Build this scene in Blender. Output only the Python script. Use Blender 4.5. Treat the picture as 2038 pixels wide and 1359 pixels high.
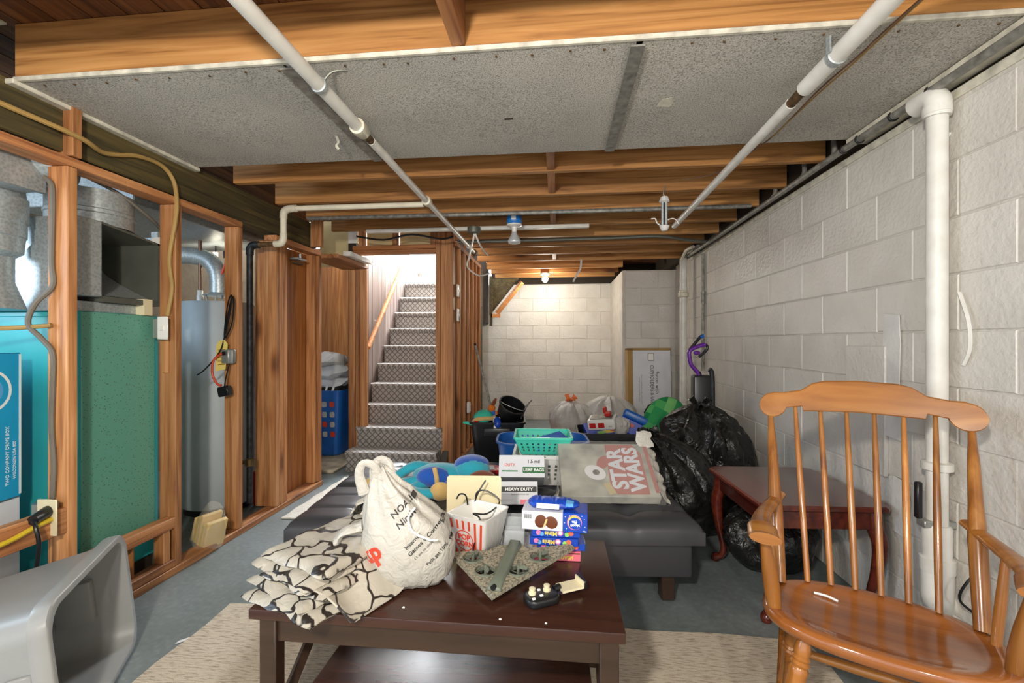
import bpy, bmesh, math, random
from mathutils import Vector, Matrix, Euler, noise
from mathutils.bvhtree import BVHTree
R = math.radians
random.seed(7)
scn = bpy.context.scene
for o in list(bpy.data.objects): bpy.data.objects.remove(o)
COL = scn.collection

# ------------------------------------------------------------------ camera, world, lights, exposure
cam_d = bpy.data.cameras.new('camera'); cam = bpy.data.objects.new('camera', cam_d); COL.objects.link(cam)
cam.location = (0, 0, 1.18); cam.rotation_euler = (R(90), 0, math.atan(91 / 890))
cam_d.sensor_width = 36; cam_d.lens = 36 * 890 / 2038; cam_d.clip_start = .02
scn.camera = cam
W = bpy.data.worlds.new('world'); scn.world = W; W.use_nodes = True
W.node_tree.nodes['Background'].inputs[0].default_value = (.95, .97, 1, 1)
W.node_tree.nodes['Background'].inputs[1].default_value = 1.3
vs = scn.view_settings
vs.view_transform = 'Standard'; vs.look = 'None'; vs.exposure = 0.68; vs.gamma = 1; vs.use_curve_mapping = False
def light(name, kind, loc, energy, col, rot=(0, 0, 0), size=.1, size_y=None):
    d = bpy.data.lights.new(name, kind); d.energy = energy; d.color = col
    if kind == 'AREA':
        d.size = size
        if size_y: d.shape = 'RECTANGLE'; d.size_y = size_y
    else: d.shadow_soft_size = size
    o = bpy.data.objects.new(name, d); COL.objects.link(o); o.location = loc; o.rotation_euler = rot
    return o
light('ceiling_bulb_light', 'POINT', (-.42, -.42, 1.74), 95, (1, .93, .83), size=.06)
light('rear_fill_light', 'POINT', (.6, -1.5, 1.9), 45, (1, .93, .83), size=.06)  # unseen fill lamp added behind the camera to brighten the room
light('stair_daylight', 'AREA', (-1.43, 5.75, 3.3), 240, (.90, .95, 1), (R(-34), 0, 0), .9, 1.6)
light('utility_window_light', 'AREA', (-3.35, .75, 1.75), 22, (.62, .80, 1), (0, R(-80), R(25)), .7, .5)

# ------------------------------------------------------------------ materials
def srgb(h):
    h = h.lstrip('#'); v = [int(h[i:i + 2], 16) / 255 for i in (0, 2, 4)]
    return tuple((x / 12.92 if x <= .04045 else ((x + .055) / 1.055) ** 2.4) for x in v) + (1,)
def newmat(name):
    m = bpy.data.materials.new(name); m.use_nodes = True
    return m, m.node_tree, m.node_tree.nodes['Principled BSDF']
def N(nt, t, **kw):
    n = nt.nodes.new(t)
    for k, v in kw.items():
        if k in n.inputs: n.inputs[k].default_value = v
        else: setattr(n, k, v)
    return n
def coords(nt, scale=(1, 1, 1), rot=(0, 0, 0), rnd=True):
    tc = N(nt, 'ShaderNodeTexCoord'); mp = N(nt, 'ShaderNodeMapping')
    mp.inputs['Scale'].default_value = scale; mp.inputs['Rotation'].default_value = rot
    nt.links.new(tc.outputs['Object'], mp.inputs['Vector'])
    if rnd:
        oi = N(nt, 'ShaderNodeObjectInfo'); mu = N(nt, 'ShaderNodeMath', operation='MULTIPLY'); mu.inputs[1].default_value = 37
        nt.links.new(oi.outputs['Random'], mu.inputs[0]); nt.links.new(mu.outputs[0], mp.inputs['Location'])
    return mp
def ramp(nt, src, stops):
    r = N(nt, 'ShaderNodeValToRGB'); e = r.color_ramp.elements
    while len(e) < len(stops): e.new(.5)
    for i, (p, c) in enumerate(stops): e[i].position = p; e[i].color = c
    nt.links.new(src, r.inputs[0]); return r
def bump(nt, bs, src, strength, dist=.01):
    b = N(nt, 'ShaderNodeBump'); b.inputs['Strength'].default_value = strength; b.inputs['Distance'].default_value = dist
    nt.links.new(src, b.inputs['Height']); nt.links.new(b.outputs[0], bs.inputs['Normal']); return b
def plain(name, h, rough=.5, metal=0, var=.06, scale=8, bmp=0, bscale=60, spec=None, trans=0, alpha=1, emit=0, coat=0, sheen=0, ior=None):
    m, nt, bs = newmat(name); c = srgb(h) if isinstance(h, str) else h
    bs.inputs['Roughness'].default_value = rough; bs.inputs['Metallic'].default_value = metal
    if spec is not None: bs.inputs['Specular IOR Level'].default_value = spec
    if trans: bs.inputs['Transmission Weight'].default_value = trans
    if ior: bs.inputs['IOR'].default_value = ior
    if alpha < 1: bs.inputs['Alpha'].default_value = alpha
    if coat: bs.inputs['Coat Weight'].default_value = coat; bs.inputs['Coat Roughness'].default_value = .08
    if sheen: bs.inputs['Sheen Weight'].default_value = sheen
    if emit: bs.inputs['Emission Color'].default_value = c; bs.inputs['Emission Strength'].default_value = emit
    mp = coords(nt)
    if var:
        n = N(nt, 'ShaderNodeTexNoise', Scale=scale, Detail=4.0); nt.links.new(mp.outputs[0], n.inputs['Vector'])
        lo = tuple(x * (1 - var * 2) for x in c[:3]) + (1,); hi = tuple(min(1, x * (1 + var * 2)) for x in c[:3]) + (1,)
        r = ramp(nt, n.outputs['Fac'], [(.3, lo), (.7, hi)]); nt.links.new(r.outputs[0], bs.inputs['Base Color'])
    else: bs.inputs['Base Color'].default_value = c
    if bmp:
        n2 = N(nt, 'ShaderNodeTexNoise', Scale=bscale, Detail=6.0); nt.links.new(mp.outputs[0], n2.inputs['Vector'])
        bump(nt, bs, n2.outputs['Fac'], bmp)
    return m
def wood(name, light_, mid, dark, axis=2, rough=.6, grain=26, knots=True, bmp=.15, coat=0, stretch=.045):
    m, nt, bs = newmat(name); a = stretch
    sc = [1, 1, 1]; sc[axis] = a
    mp = coords(nt, tuple(sc))
    n1 = N(nt, 'ShaderNodeTexNoise', Scale=grain, Detail=7.0, Distortion=1.6); nt.links.new(mp.outputs[0], n1.inputs['Vector'])
    mp2 = coords(nt, tuple(x if x < 1 else 1 for x in sc))
    n2 = N(nt, 'ShaderNodeTexNoise', Scale=5.0, Detail=3.0); nt.links.new(mp2.outputs[0], n2.inputs['Vector'])
    r1 = ramp(nt, n1.outputs['Fac'], [(.28, srgb(dark)), (.5, srgb(mid)), (.72, srgb(light_))])
    r2 = ramp(nt, n2.outputs['Fac'], [(.32, (.62, .56, .5, 1)), (.68, (1.12, 1.1, 1.08, 1))])
    mx = N(nt, 'ShaderNodeMix', data_type='RGBA', blend_type='MULTIPLY'); mx.inputs[0].default_value = 1
    nt.links.new(r1.outputs[0], mx.inputs[6]); nt.links.new(r2.outputs[0], mx.inputs[7])
    out = mx.outputs[2]
    if knots:
        s3 = [5.5] * 3; s3[axis] = 2.0
        mp3 = coords(nt, tuple(s3)); v = N(nt, 'ShaderNodeTexVoronoi'); nt.links.new(mp3.outputs[0], v.inputs['Vector'])
        v.inputs['Scale'].default_value = .75
        r3 = ramp(nt, v.outputs['Distance'], [(.05, (.22, .12, .07, 1)), (.13, (.75, .62, .5, 1)), (.2, (1, 1, 1, 1))])
        m2 = N(nt, 'ShaderNodeMix', data_type='RGBA', blend_type='MULTIPLY'); m2.inputs[0].default_value = .85
        nt.links.new(out, m2.inputs[6]); nt.links.new(r3.outputs[0], m2.inputs[7]); out = m2.outputs[2]
    oi = N(nt, 'ShaderNodeObjectInfo'); hs = N(nt, 'ShaderNodeHueSaturation')
    mr = N(nt, 'ShaderNodeMapRange'); mr.inputs['To Min'].default_value = .82; mr.inputs['To Max'].default_value = 1.15
    nt.links.new(oi.outputs['Random'], mr.inputs['Value']); nt.links.new(mr.outputs[0], hs.inputs['Value'])
    nt.links.new(out, hs.inputs['Color']); nt.links.new(hs.outputs[0], bs.inputs['Base Color'])
    bs.inputs['Roughness'].default_value = rough
    if coat: bs.inputs['Coat Weight'].default_value = coat; bs.inputs['Coat Roughness'].default_value = .12
    bump(nt, bs, n1.outputs['Fac'], bmp, .003)
    return m
def two_tone(name, c1, c2, tex, scale, p0, p1, rough=.6, bmp=0, metal=0, sc=(1, 1, 1), detail=6.0, rnd=True):
    m, nt, bs = newmat(name); mp = coords(nt, sc, rnd=rnd)
    if tex == 'noise': n = N(nt, 'ShaderNodeTexNoise', Scale=scale, Detail=detail); o = n.outputs['Fac']
    else:
        n = N(nt, 'ShaderNodeTexVoronoi', Scale=scale); n.feature = tex; o = n.outputs['Distance']
    nt.links.new(mp.outputs[0], n.inputs['Vector'])
    r = ramp(nt, o, [(p0, srgb(c1)), (p1, srgb(c2))]); nt.links.new(r.outputs[0], bs.inputs['Base Color'])
    bs.inputs['Roughness'].default_value = rough; bs.inputs['Metallic'].default_value = metal
    if bmp: bump(nt, bs, o, bmp)
    return m

M = {}
M['joist'] = wood('joist_wood', '#dca768', '#c48d50', '#8d5c2e', 0)
M['stud'] = wood('stud_wood', '#d8a270', '#bf8552', '#8b5631', 2)
M['plate'] = wood('plate_wood', '#d29a68', '#b67c4d', '#865033', 1)
M['headerwood'] = wood('header_wood', '#c98d58', '#ac6f3f', '#7f4a26', 0)
M['subfloor'] = wood('subfloor_wood', '#9a6537', '#7d4c27', '#573218', 1)
M['girder'] = wood('girder_wood', '#6a5c33', '#4d4426', '#2c2818', 1, knots=False, rough=.7)
M['plywood'] = wood('plywood', '#cf8f4e', '#b87537', '#955726', 2, knots=False)
M['chairwood'] = wood('chair_maple', '#bd8442', '#a86d30', '#855120', 0, rough=.28, knots=False, bmp=.03, coat=.35, grain=14)
M['chairwood_z'] = wood('chair_maple_upright', '#bd8442', '#a86d30', '#855120', 2, rough=.28, knots=False, bmp=.03, coat=.35, grain=14)
M['seatwood'] = wood('chair_maple_seat', '#b06f3a', '#9c5d2a', '#80491d', 0, rough=.2, knots=False, bmp=.02, coat=.5, grain=10)
M['cherry'] = wood('cherry_wood', '#7a3420', '#63261a', '#43170f', 1, rough=.22, knots=False, bmp=.02, coat=.4, grain=14)
M['rail'] = wood('handrail_wood', '#d69a5e', '#c28348', '#a0622f', 1, knots=False)
def darkwood(name, h, rough):
    m, nt, bs = newmat(name); mp = coords(nt, (.12, 1, 1))
    n = N(nt, 'ShaderNodeTexNoise', Scale=30.0, Detail=6.0); nt.links.new(mp.outputs[0], n.inputs['Vector'])
    c = srgb(h); r = ramp(nt, n.outputs['Fac'], [(.3, tuple(x * .6 for x in c[:3]) + (1,)), (.7, c)])
    nt.links.new(r.outputs[0], bs.inputs['Base Color']); bs.inputs['Roughness'].default_value = rough
    bump(nt, bs, n.outputs['Fac'], .03, .002); return m
M['espresso'] = darkwood('espresso_veneer', '#43281f', .24)
M['espresso_frame'] = darkwood('espresso_frame', '#3c2b20', .35)
def block_paint():
    m, nt, bs = newmat('painted_block'); mp = coords(nt, rnd=True)
    n1 = N(nt, 'ShaderNodeTexNoise', Scale=3.0, Detail=4.0); n2 = N(nt, 'ShaderNodeTexNoise', Scale=55.0, Detail=6.0)
    n3 = N(nt, 'ShaderNodeTexVoronoi', Scale=9.0)
    for n in (n1, n2, n3): nt.links.new(mp.outputs[0], n.inputs['Vector'])
    r = ramp(nt, n1.outputs['Fac'], [(.3, srgb('#cac5bc')), (.7, srgb('#dcd8d0'))])
    r3 = ramp(nt, n3.outputs['Distance'], [(.012, (.35, .31, .27, 1)), (.03, (1, 1, 1, 1))])
    mx = N(nt, 'ShaderNodeMix', data_type='RGBA', blend_type='MULTIPLY'); mx.inputs[0].default_value = .7
    nt.links.new(r.outputs[0], mx.inputs[6]); nt.links.new(r3.outputs[0], mx.inputs[7]); nt.links.new(mx.outputs[2], bs.inputs['Base Color'])
    bs.inputs['Roughness'].default_value = .38
    ad = N(nt, 'ShaderNodeMath', operation='ADD'); nt.links.new(n2.outputs['Fac'], ad.inputs[0]); nt.links.new(n1.outputs['Fac'], ad.inputs[1])
    n4 = N(nt, 'ShaderNodeTexNoise', Scale=15.0, Detail=5.0, Distortion=.6); nt.links.new(mp.outputs[0], n4.inputs['Vector'])
    ad2 = N(nt, 'ShaderNodeMath', operation='ADD'); nt.links.new(ad.outputs[0], ad2.inputs[0]); nt.links.new(n4.outputs['Fac'], ad2.inputs[1])
    bump(nt, bs, ad2.outputs[0], .45, .009); return m
M['block'] = block_paint()
M['mortar'] = plain('mortar_paint', '#cbc6bd', .6, bmp=.4)
M['patch'] = plain('fresh_white_patch', '#d9d7d2', .5, bmp=.3)
def floor_mat():
    m, nt, bs = newmat('painted_concrete'); mp = coords(nt, rnd=False)
    n1 = N(nt, 'ShaderNodeTexNoise', Scale=1.6, Detail=8.0); n2 = N(nt, 'ShaderNodeTexNoise', Scale=40.0, Detail=4.0)
    for n in (n1, n2): nt.links.new(mp.outputs[0], n.inputs['Vector'])
    r = ramp(nt, n1.outputs['Fac'], [(.3, srgb('#6a7472')), (.52, srgb('#7b8586')), (.75, srgb('#949b9c'))])
    r2 = ramp(nt, n2.outputs['Fac'], [(.35, (.86, .86, .86, 1)), (.6, (1, 1, 1, 1)), (.78, (1.3, 1.28, 1.25, 1))])
    mx = N(nt, 'ShaderNodeMix', data_type='RGBA', blend_type='MULTIPLY'); mx.inputs[0].default_value = 1
    nt.links.new(r.outputs[0], mx.inputs[6]); nt.links.new(r2.outputs[0], mx.inputs[7]); nt.links.new(mx.outputs[2], bs.inputs['Base Color'])
    bs.inputs['Roughness'].default_value = .42; bump(nt, bs, n2.outputs['Fac'], .08, .004); return m
M['floor'] = floor_mat()
def panel_mat():
    m, nt, bs = newmat('felted_ceiling_panel'); mp = coords(nt)
    n1 = N(nt, 'ShaderNodeTexNoise', Scale=210.0, Detail=3.0); n2 = N(nt, 'ShaderNodeTexNoise', Scale=2.5, Detail=5.0)
    for n in (n1, n2): nt.links.new(mp.outputs[0], n.inputs['Vector'])
    r = ramp(nt, n1.outputs['Fac'], [(.34, srgb('#85827a')), (.48, srgb('#bcb8af')), (.7, srgb('#d6d2ca'))])
    r2 = ramp(nt, n2.outputs['Fac'], [(.3, (.8, .8, .8, 1)), (.7, (1.05, 1.04, 1.02, 1))])
    mx = N(nt, 'ShaderNodeMix', data_type='RGBA', blend_type='MULTIPLY'); mx.inputs[0].default_value = 1
    nt.links.new(r.outputs[0], mx.inputs[6]); nt.links.new(r2.outputs[0], mx.inputs[7]); nt.links.new(mx.outputs[2], bs.inputs['Base Color'])
    bs.inputs['Roughness'].default_value = .95; bump(nt, bs, n1.outputs['Fac'], .3, .003); return m
M['panel'] = panel_mat()
M['galv'] = two_tone('galvanized_steel', '#a3aaab', '#bec5c6', 'F1', 90, .2, .8, rough=.42, metal=.5)
M['galv_dark'] = plain('galvanized_inside', '#6d6f66', .5, .5)
M['teal'] = two_tone('teal_enamel', '#3c2f22', '#63a18d', 'F1', 85, .13, .20, rough=.35)
M['teal_front'] = plain('teal_enamel_front', '#2fa3a6', .32, var=.03)
M['tank'] = plain('tank_grey_blue', '#b4bfc4', .45, 0, var=.02)
M['brass'] = plain('aged_brass', '#6b5a3a', .45, .7)
M['copper'] = plain('dull_copper', '#8f6f5c', .4, .7)
M['blackpipe'] = plain('black_iron_pipe', '#2f3236', .5, .5, var=.3, scale=30)
M['whitepipe'] = two_tone('white_painted_pipe', '#d6d3ca', '#e8e6df', 'noise', 12, .3, .7, rough=.4, bmp=.05)
M['creampipe'] = plain('cream_painted_pipe', '#d9d2bd', .45, bmp=.1, bscale=20)
M['rust'] = plain('rusty_pipe', '#5a4326', .7, .2, var=.3, scale=40)
M['conduit'] = plain('grey_conduit', '#8f8d86', .5, .4, var=.2, scale=30)
M['greycable'] = plain('grey_cable', '#6f6a60', .6)
M['romex'] = plain('tan_cable', '#a8884e', .6)
M['yellow'] = plain('yellow_cable', '#d9bb2c', .45)
M['blackplastic'] = plain('black_plastic', '#17181a', .35, var=.02)
M['blacktote'] = plain('black_tote_plastic', '#1b1d22', .32, var=.03, bmp=.05, bscale=30)
M['whiteplastic'] = plain('white_plastic', '#e9e8e3', .35, var=.02)
M['ivory'] = plain('ivory_plastic', '#e3d9b4', .4, var=.02)
M['boxmetal'] = plain('electrical_box_steel', '#a9aca8', .4, .7)
M['redcord'] = plain('red_cord', '#c8452c', .5)
M['tag'] = plain('yellow_tag', '#ddc86c', .7)
M['carton_white'] = plain('white_carton', '#dfe1e6', .6, var=.02)
M['carton_brown'] = plain('brown_carton', '#a58450', .8)
M['cyanbox'] = plain('cyan_carton', '#1d9fd0', .45, var=.03)
M['white'] = plain('white_print', '#f3f3f0', .5, var=0)
M['black'] = plain('black_print', '#1a1a1c', .5, var=0)
M['bin'] = plain('grey_bin_plastic', '#989a99', .38, var=.02, bmp=.03, bscale=120)
def leather():
    m, nt, bs = newmat('black_vinyl'); mp = coords(nt)
    n = N(nt, 'ShaderNodeTexNoise', Scale=260.0, Detail=3.0); nt.links.new(mp.outputs[0], n.inputs['Vector'])
    bs.inputs['Base Color'].default_value = srgb('#3d3d41'); bs.inputs['Roughness'].default_value = .36
    bump(nt, bs, n.outputs['Fac'], .12, .001); return m
M['leather'] = leather()
def web_cloth():
    m, nt, bs = newmat('white_cloth_with_black_lines'); mp = coords(nt, rnd=True)
    nz = N(nt, 'ShaderNodeTexNoise', Scale=9.0, Detail=2.0); nt.links.new(mp.outputs[0], nz.inputs['Vector'])
    mx0 = N(nt, 'ShaderNodeMix', data_type='RGBA'); mx0.inputs[0].default_value = .12
    nt.links.new(mp.outputs[0], mx0.inputs[6]); nt.links.new(nz.outputs['Color'], mx0.inputs[7])
    v = N(nt, 'ShaderNodeTexVoronoi', Scale=10.5); v.feature = 'DISTANCE_TO_EDGE'; nt.links.new(mx0.outputs[2], v.inputs['Vector'])
    r = ramp(nt, v.outputs['Distance'], [(.030, srgb('#2a2420')), (.044, srgb('#b5afa1'))]); nt.links.new(r.outputs[0], bs.inputs['Base Color'])
    bs.inputs['Roughness'].default_value = .38
    n2 = N(nt, 'ShaderNodeTexNoise', Scale=22.0, Detail=3.0, Distortion=1.0); nt.links.new(mp.outputs[0], n2.inputs['Vector'])
    bump(nt, bs, n2.outputs['Fac'], .35, .012); return m
M['webcloth'] = web_cloth()
M['camocloth'] = two_tone('grey_patterned_cloth', '#5d5c58', '#c9c3b5', 'DISTANCE_TO_EDGE', 22, .05, .12, rough=.6)
def bag_plastic(name, h, rough, alpha, scale=16, st=.5, dist=.02):
    m, nt, bs = newmat(name); mp = coords(nt)
    n = N(nt, 'ShaderNodeTexNoise', Scale=scale, Detail=5.0, Distortion=1.5); nt.links.new(mp.outputs[0], n.inputs['Vector'])
    bs.inputs['Base Color'].default_value = srgb(h); bs.inputs['Roughness'].default_value = rough; bs.inputs['Alpha'].default_value = alpha
    bump(nt, bs, n.outputs['Fac'], st, dist); return m
M['blackbag'] = bag_plastic('black_bag_film', '#1c1c1a', .22, 1, 14, .7, .03)
M['whitebag'] = bag_plastic('white_bag_film', '#cbc8c2', .35, .88, 18, .6, .02)
M['shopbag'] = bag_plastic('white_shopping_bag_film', '#bdb9af', .33, 1, 26, .6, .012)
M['orange'] = plain('orange_tie', '#e87a3c', .5)
def carpet(name, c1, c2, kind):
    m, nt, bs = newmat(name)
    if kind == 'lattice':
        outs = []
        tc = N(nt, 'ShaderNodeTexCoord')
        sx = N(nt, 'ShaderNodeSeparateXYZ'); nt.links.new(tc.outputs['Object'], sx.inputs[0])
        sm = N(nt, 'ShaderNodeMath', operation='ADD'); nt.links.new(sx.outputs['Z'], sm.inputs[0]); nt.links.new(sx.outputs['Y'], sm.inputs[1])
        for sg in (1, -1):
            mu = N(nt, 'ShaderNodeMath', operation='MULTIPLY'); mu.inputs[1].default_value = sg; nt.links.new(sx.outputs['X'], mu.inputs[0])
            ad = N(nt, 'ShaderNodeMath', operation='ADD'); nt.links.new(mu.outputs[0], ad.inputs[0]); nt.links.new(sm.outputs[0], ad.inputs[1])
            m2 = N(nt, 'ShaderNodeMath', operation='MULTIPLY'); m2.inputs[1].default_value = 105; nt.links.new(ad.outputs[0], m2.inputs[0])
            si = N(nt, 'ShaderNodeMath', operation='SINE'); nt.links.new(m2.outputs[0], si.inputs[0]); outs.append(si.outputs[0])
        mn = N(nt, 'ShaderNodeMath', operation='MAXIMUM'); nt.links.new(outs[0], mn.inputs[0]); nt.links.new(outs[1], mn.inputs[1])
        r = ramp(nt, mn.outputs[0], [(.55, srgb(c2)), (.95, srgb(c1))]); o = r.outputs[0]
        mp = coords(nt)
    else:
        mp = coords(nt, (6, 40, 1), rnd=False)
        n = N(nt, 'ShaderNodeTexNoise', Scale=4.0, Detail=5.0); nt.links.new(mp.outputs[0], n.inputs['Vector'])
        r = ramp(nt, n.outputs['Fac'], [(.34, srgb(c1)), (.52, srgb(c2))]); o = r.outputs[0]
        mp = coords(nt)
    n2 = N(nt, 'ShaderNodeTexNoise', Scale=420.0, Detail=2.0); nt.links.new(mp.outputs[0], n2.inputs['Vector'])
    r2 = ramp(nt, n2.outputs['Fac'], [(.3, (.7, .7, .7, 1)), (.7, (1.15, 1.15, 1.15, 1))])
    mx = N(nt, 'ShaderNodeMix', data_type='RGBA', blend_type='MULTIPLY'); mx.inputs[0].default_value = 1
    nt.links.new(o, mx.inputs[6]); nt.links.new(r2.outputs[0], mx.inputs[7]); nt.links.new(mx.outputs[2], bs.inputs['Base Color'])
    bs.inputs['Roughness'].default_value = 1; bs.inputs['Sheen Weight'].default_value = .2
    bump(nt, bs, n2.outputs['Fac'], .6, .004); return m
M['stepcarpet'] = carpet('lattice_carpet', '#6a6663', '#aaa49f', 'lattice')
M['rug'] = carpet('beige_rug', '#a2917a', '#d3c6b0', 'stripe')
M['rug2'] = carpet('pale_rug', '#b9b2a4', '#d9d4c8', 'stripe')
M['pinkrug'] = plain('pink_shag', '#d99a9a', 1, bmp=1, bscale=120, var=.2, scale=60)
M['panelling'] = wood('grey_panelling', '#a89a96', '#978985', '#7d706d', 2, rough=.4, knots=False, bmp=.05)
M['plaster'] = plain('white_plaster', '#efece8', .7, bmp=.05)
M['concrete'] = plain('raw_concrete', '#b9ac94', .9, bmp=.5, bscale=20)
M['stone'] = plain('pale_stone', '#b8ad98', .95, var=.2, bmp=.8, bscale=14)
M['trimwhite'] = plain('flaky_white_trim', '#c9c4b4', .7, var=.15, scale=20)
M['teal_plush'] = plain('teal_plush', '#29a9bd', .95, bmp=.4, bscale=200, sheen=.5)
M['blue_plush'] = plain('blue_plush', '#1b58b8', .95, bmp=.4, bscale=200, sheen=.5)
M['tan_plush'] = plain('tan_plush', '#dcb56f', .95, bmp=.4, bscale=200, sheen=.4)
M['brown_plush'] = plain('brown_plush', '#7a3a1c', .95, bmp=.4, bscale=200, sheen=.3)
M['orange_plush'] = plain('orange_plush', '#dd7420', .95, bmp=.3, bscale=200)
M['grey_plush'] = plain('grey_plush', '#6e7372', .95, bmp=.3, bscale=200)
M['manila'] = plain('cream_card', '#eadcb2', .6, var=.02)
M['popwhite'] = plain('white_bucket_plastic', '#f0eee8', .3, var=.02)
M['popred'] = plain('red_print', '#d8432c', .4, var=0)
M['clear'] = plain('clear_acrylic', '#dfe4e6', .05, var=0, alpha=.28)
M['blueprint'] = plain('blue_carton', '#1747b5', .35, var=.04)
M['pinkprint'] = plain('pink_carton', '#ec7488', .4, var=.03)
M['greenprint'] = plain('green_print', '#1c6b34', .5, var=0)
M['yellowprint'] = plain('yellow_print', '#e8d25a', .5, var=0)
M['pinkdot'] = plain('pink_dot', '#ee7fb4', .5, var=0)
M['limedot'] = plain('lime_dot', '#8fd15a', .5, var=0)
M['coraldot'] = plain('coral_dot', '#f06a4c', .5, var=0)
M['bluedot'] = plain('pale_blue_dot', '#5fa8e0', .5, var=0)
M['chocolate'] = plain('chocolate_brown', '#6d3a20', .4)
M['cream'] = plain('cream_filling', '#e6c887', .6)
M['tealbasket'] = plain('mint_plastic', '#46c8b0', .35, var=.02)
M['bluetub'] = plain('blue_tub_plastic', '#1f62b4', .35, var=.04)
M['foam'] = two_tone('speckled_grey_foam', '#5d594c', '#a29b87', 'noise', 140, .35, .6, rough=.85)
M['dronegrey'] = plain('drone_grey_green', '#6a7264', .45, var=.05)
M['pixel'] = None
def pixel_mat():
    m, nt, bs = newmat('green_pixel_cloth'); tc = N(nt, 'ShaderNodeTexCoord'); mp = N(nt, 'ShaderNodeMapping'); mp.inputs['Scale'].default_value = (13, 13, 13)
    nt.links.new(tc.outputs['Object'], mp.inputs[0]); fl = N(nt, 'ShaderNodeVectorMath', operation='FLOOR'); nt.links.new(mp.outputs[0], fl.inputs[0])
    wn = N(nt, 'ShaderNodeTexWhiteNoise'); nt.links.new(fl.outputs[0], wn.inputs['Vector'])
    r = ramp(nt, wn.outputs['Value'], [(.1, srgb('#15824a')), (.45, srgb('#2f9a57')), (.75, srgb('#5fb866')), (.95, srgb('#8fd07f'))])
    nt.links.new(r.outputs[0], bs.inputs['Base Color']); bs.inputs['Roughness'].default_value = .85; return m
M['pixel'] = pixel_mat()
M['redplastic'] = plain('red_plastic', '#c02a26', .3, var=.02)
M['purple'] = plain('purple_plastic', '#6a2a98', .28, var=.03)
M['bulb_on'] = plain('lit_bulb', '#fff4dc', .3, var=0, emit=14)
M['glassbulb'] = plain('reflector_bulb', '#c9cdd0', .25, .2, var=.02)
M['fixblue'] = plain('blue_box_plastic', '#1b78c9', .4, var=.03)
M['creamboard'] = plain('cream_board', '#cdbb8c', .8, var=.08, scale=4)
M['artprint'] = two_tone('faded_box_art', '#8d8f86', '#c9c6b8', 'noise', 9, .3, .7, rough=.5, detail=3.0)
M['reddim'] = plain('faded_red_print', '#b9736c', .5, var=.03)
M['filmclear'] = bag_plastic('cloudy_bag_film', '#d8d5cd', .3, .20, 25, .5, .01)
M['darkboard'] = plain('dark_board', '#2e2418', .8)  # even dark brown for backing boards, decks and bases
M['bandaid'] = plain('white_paper', '#e6e6e8', .6, var=.03)

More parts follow.
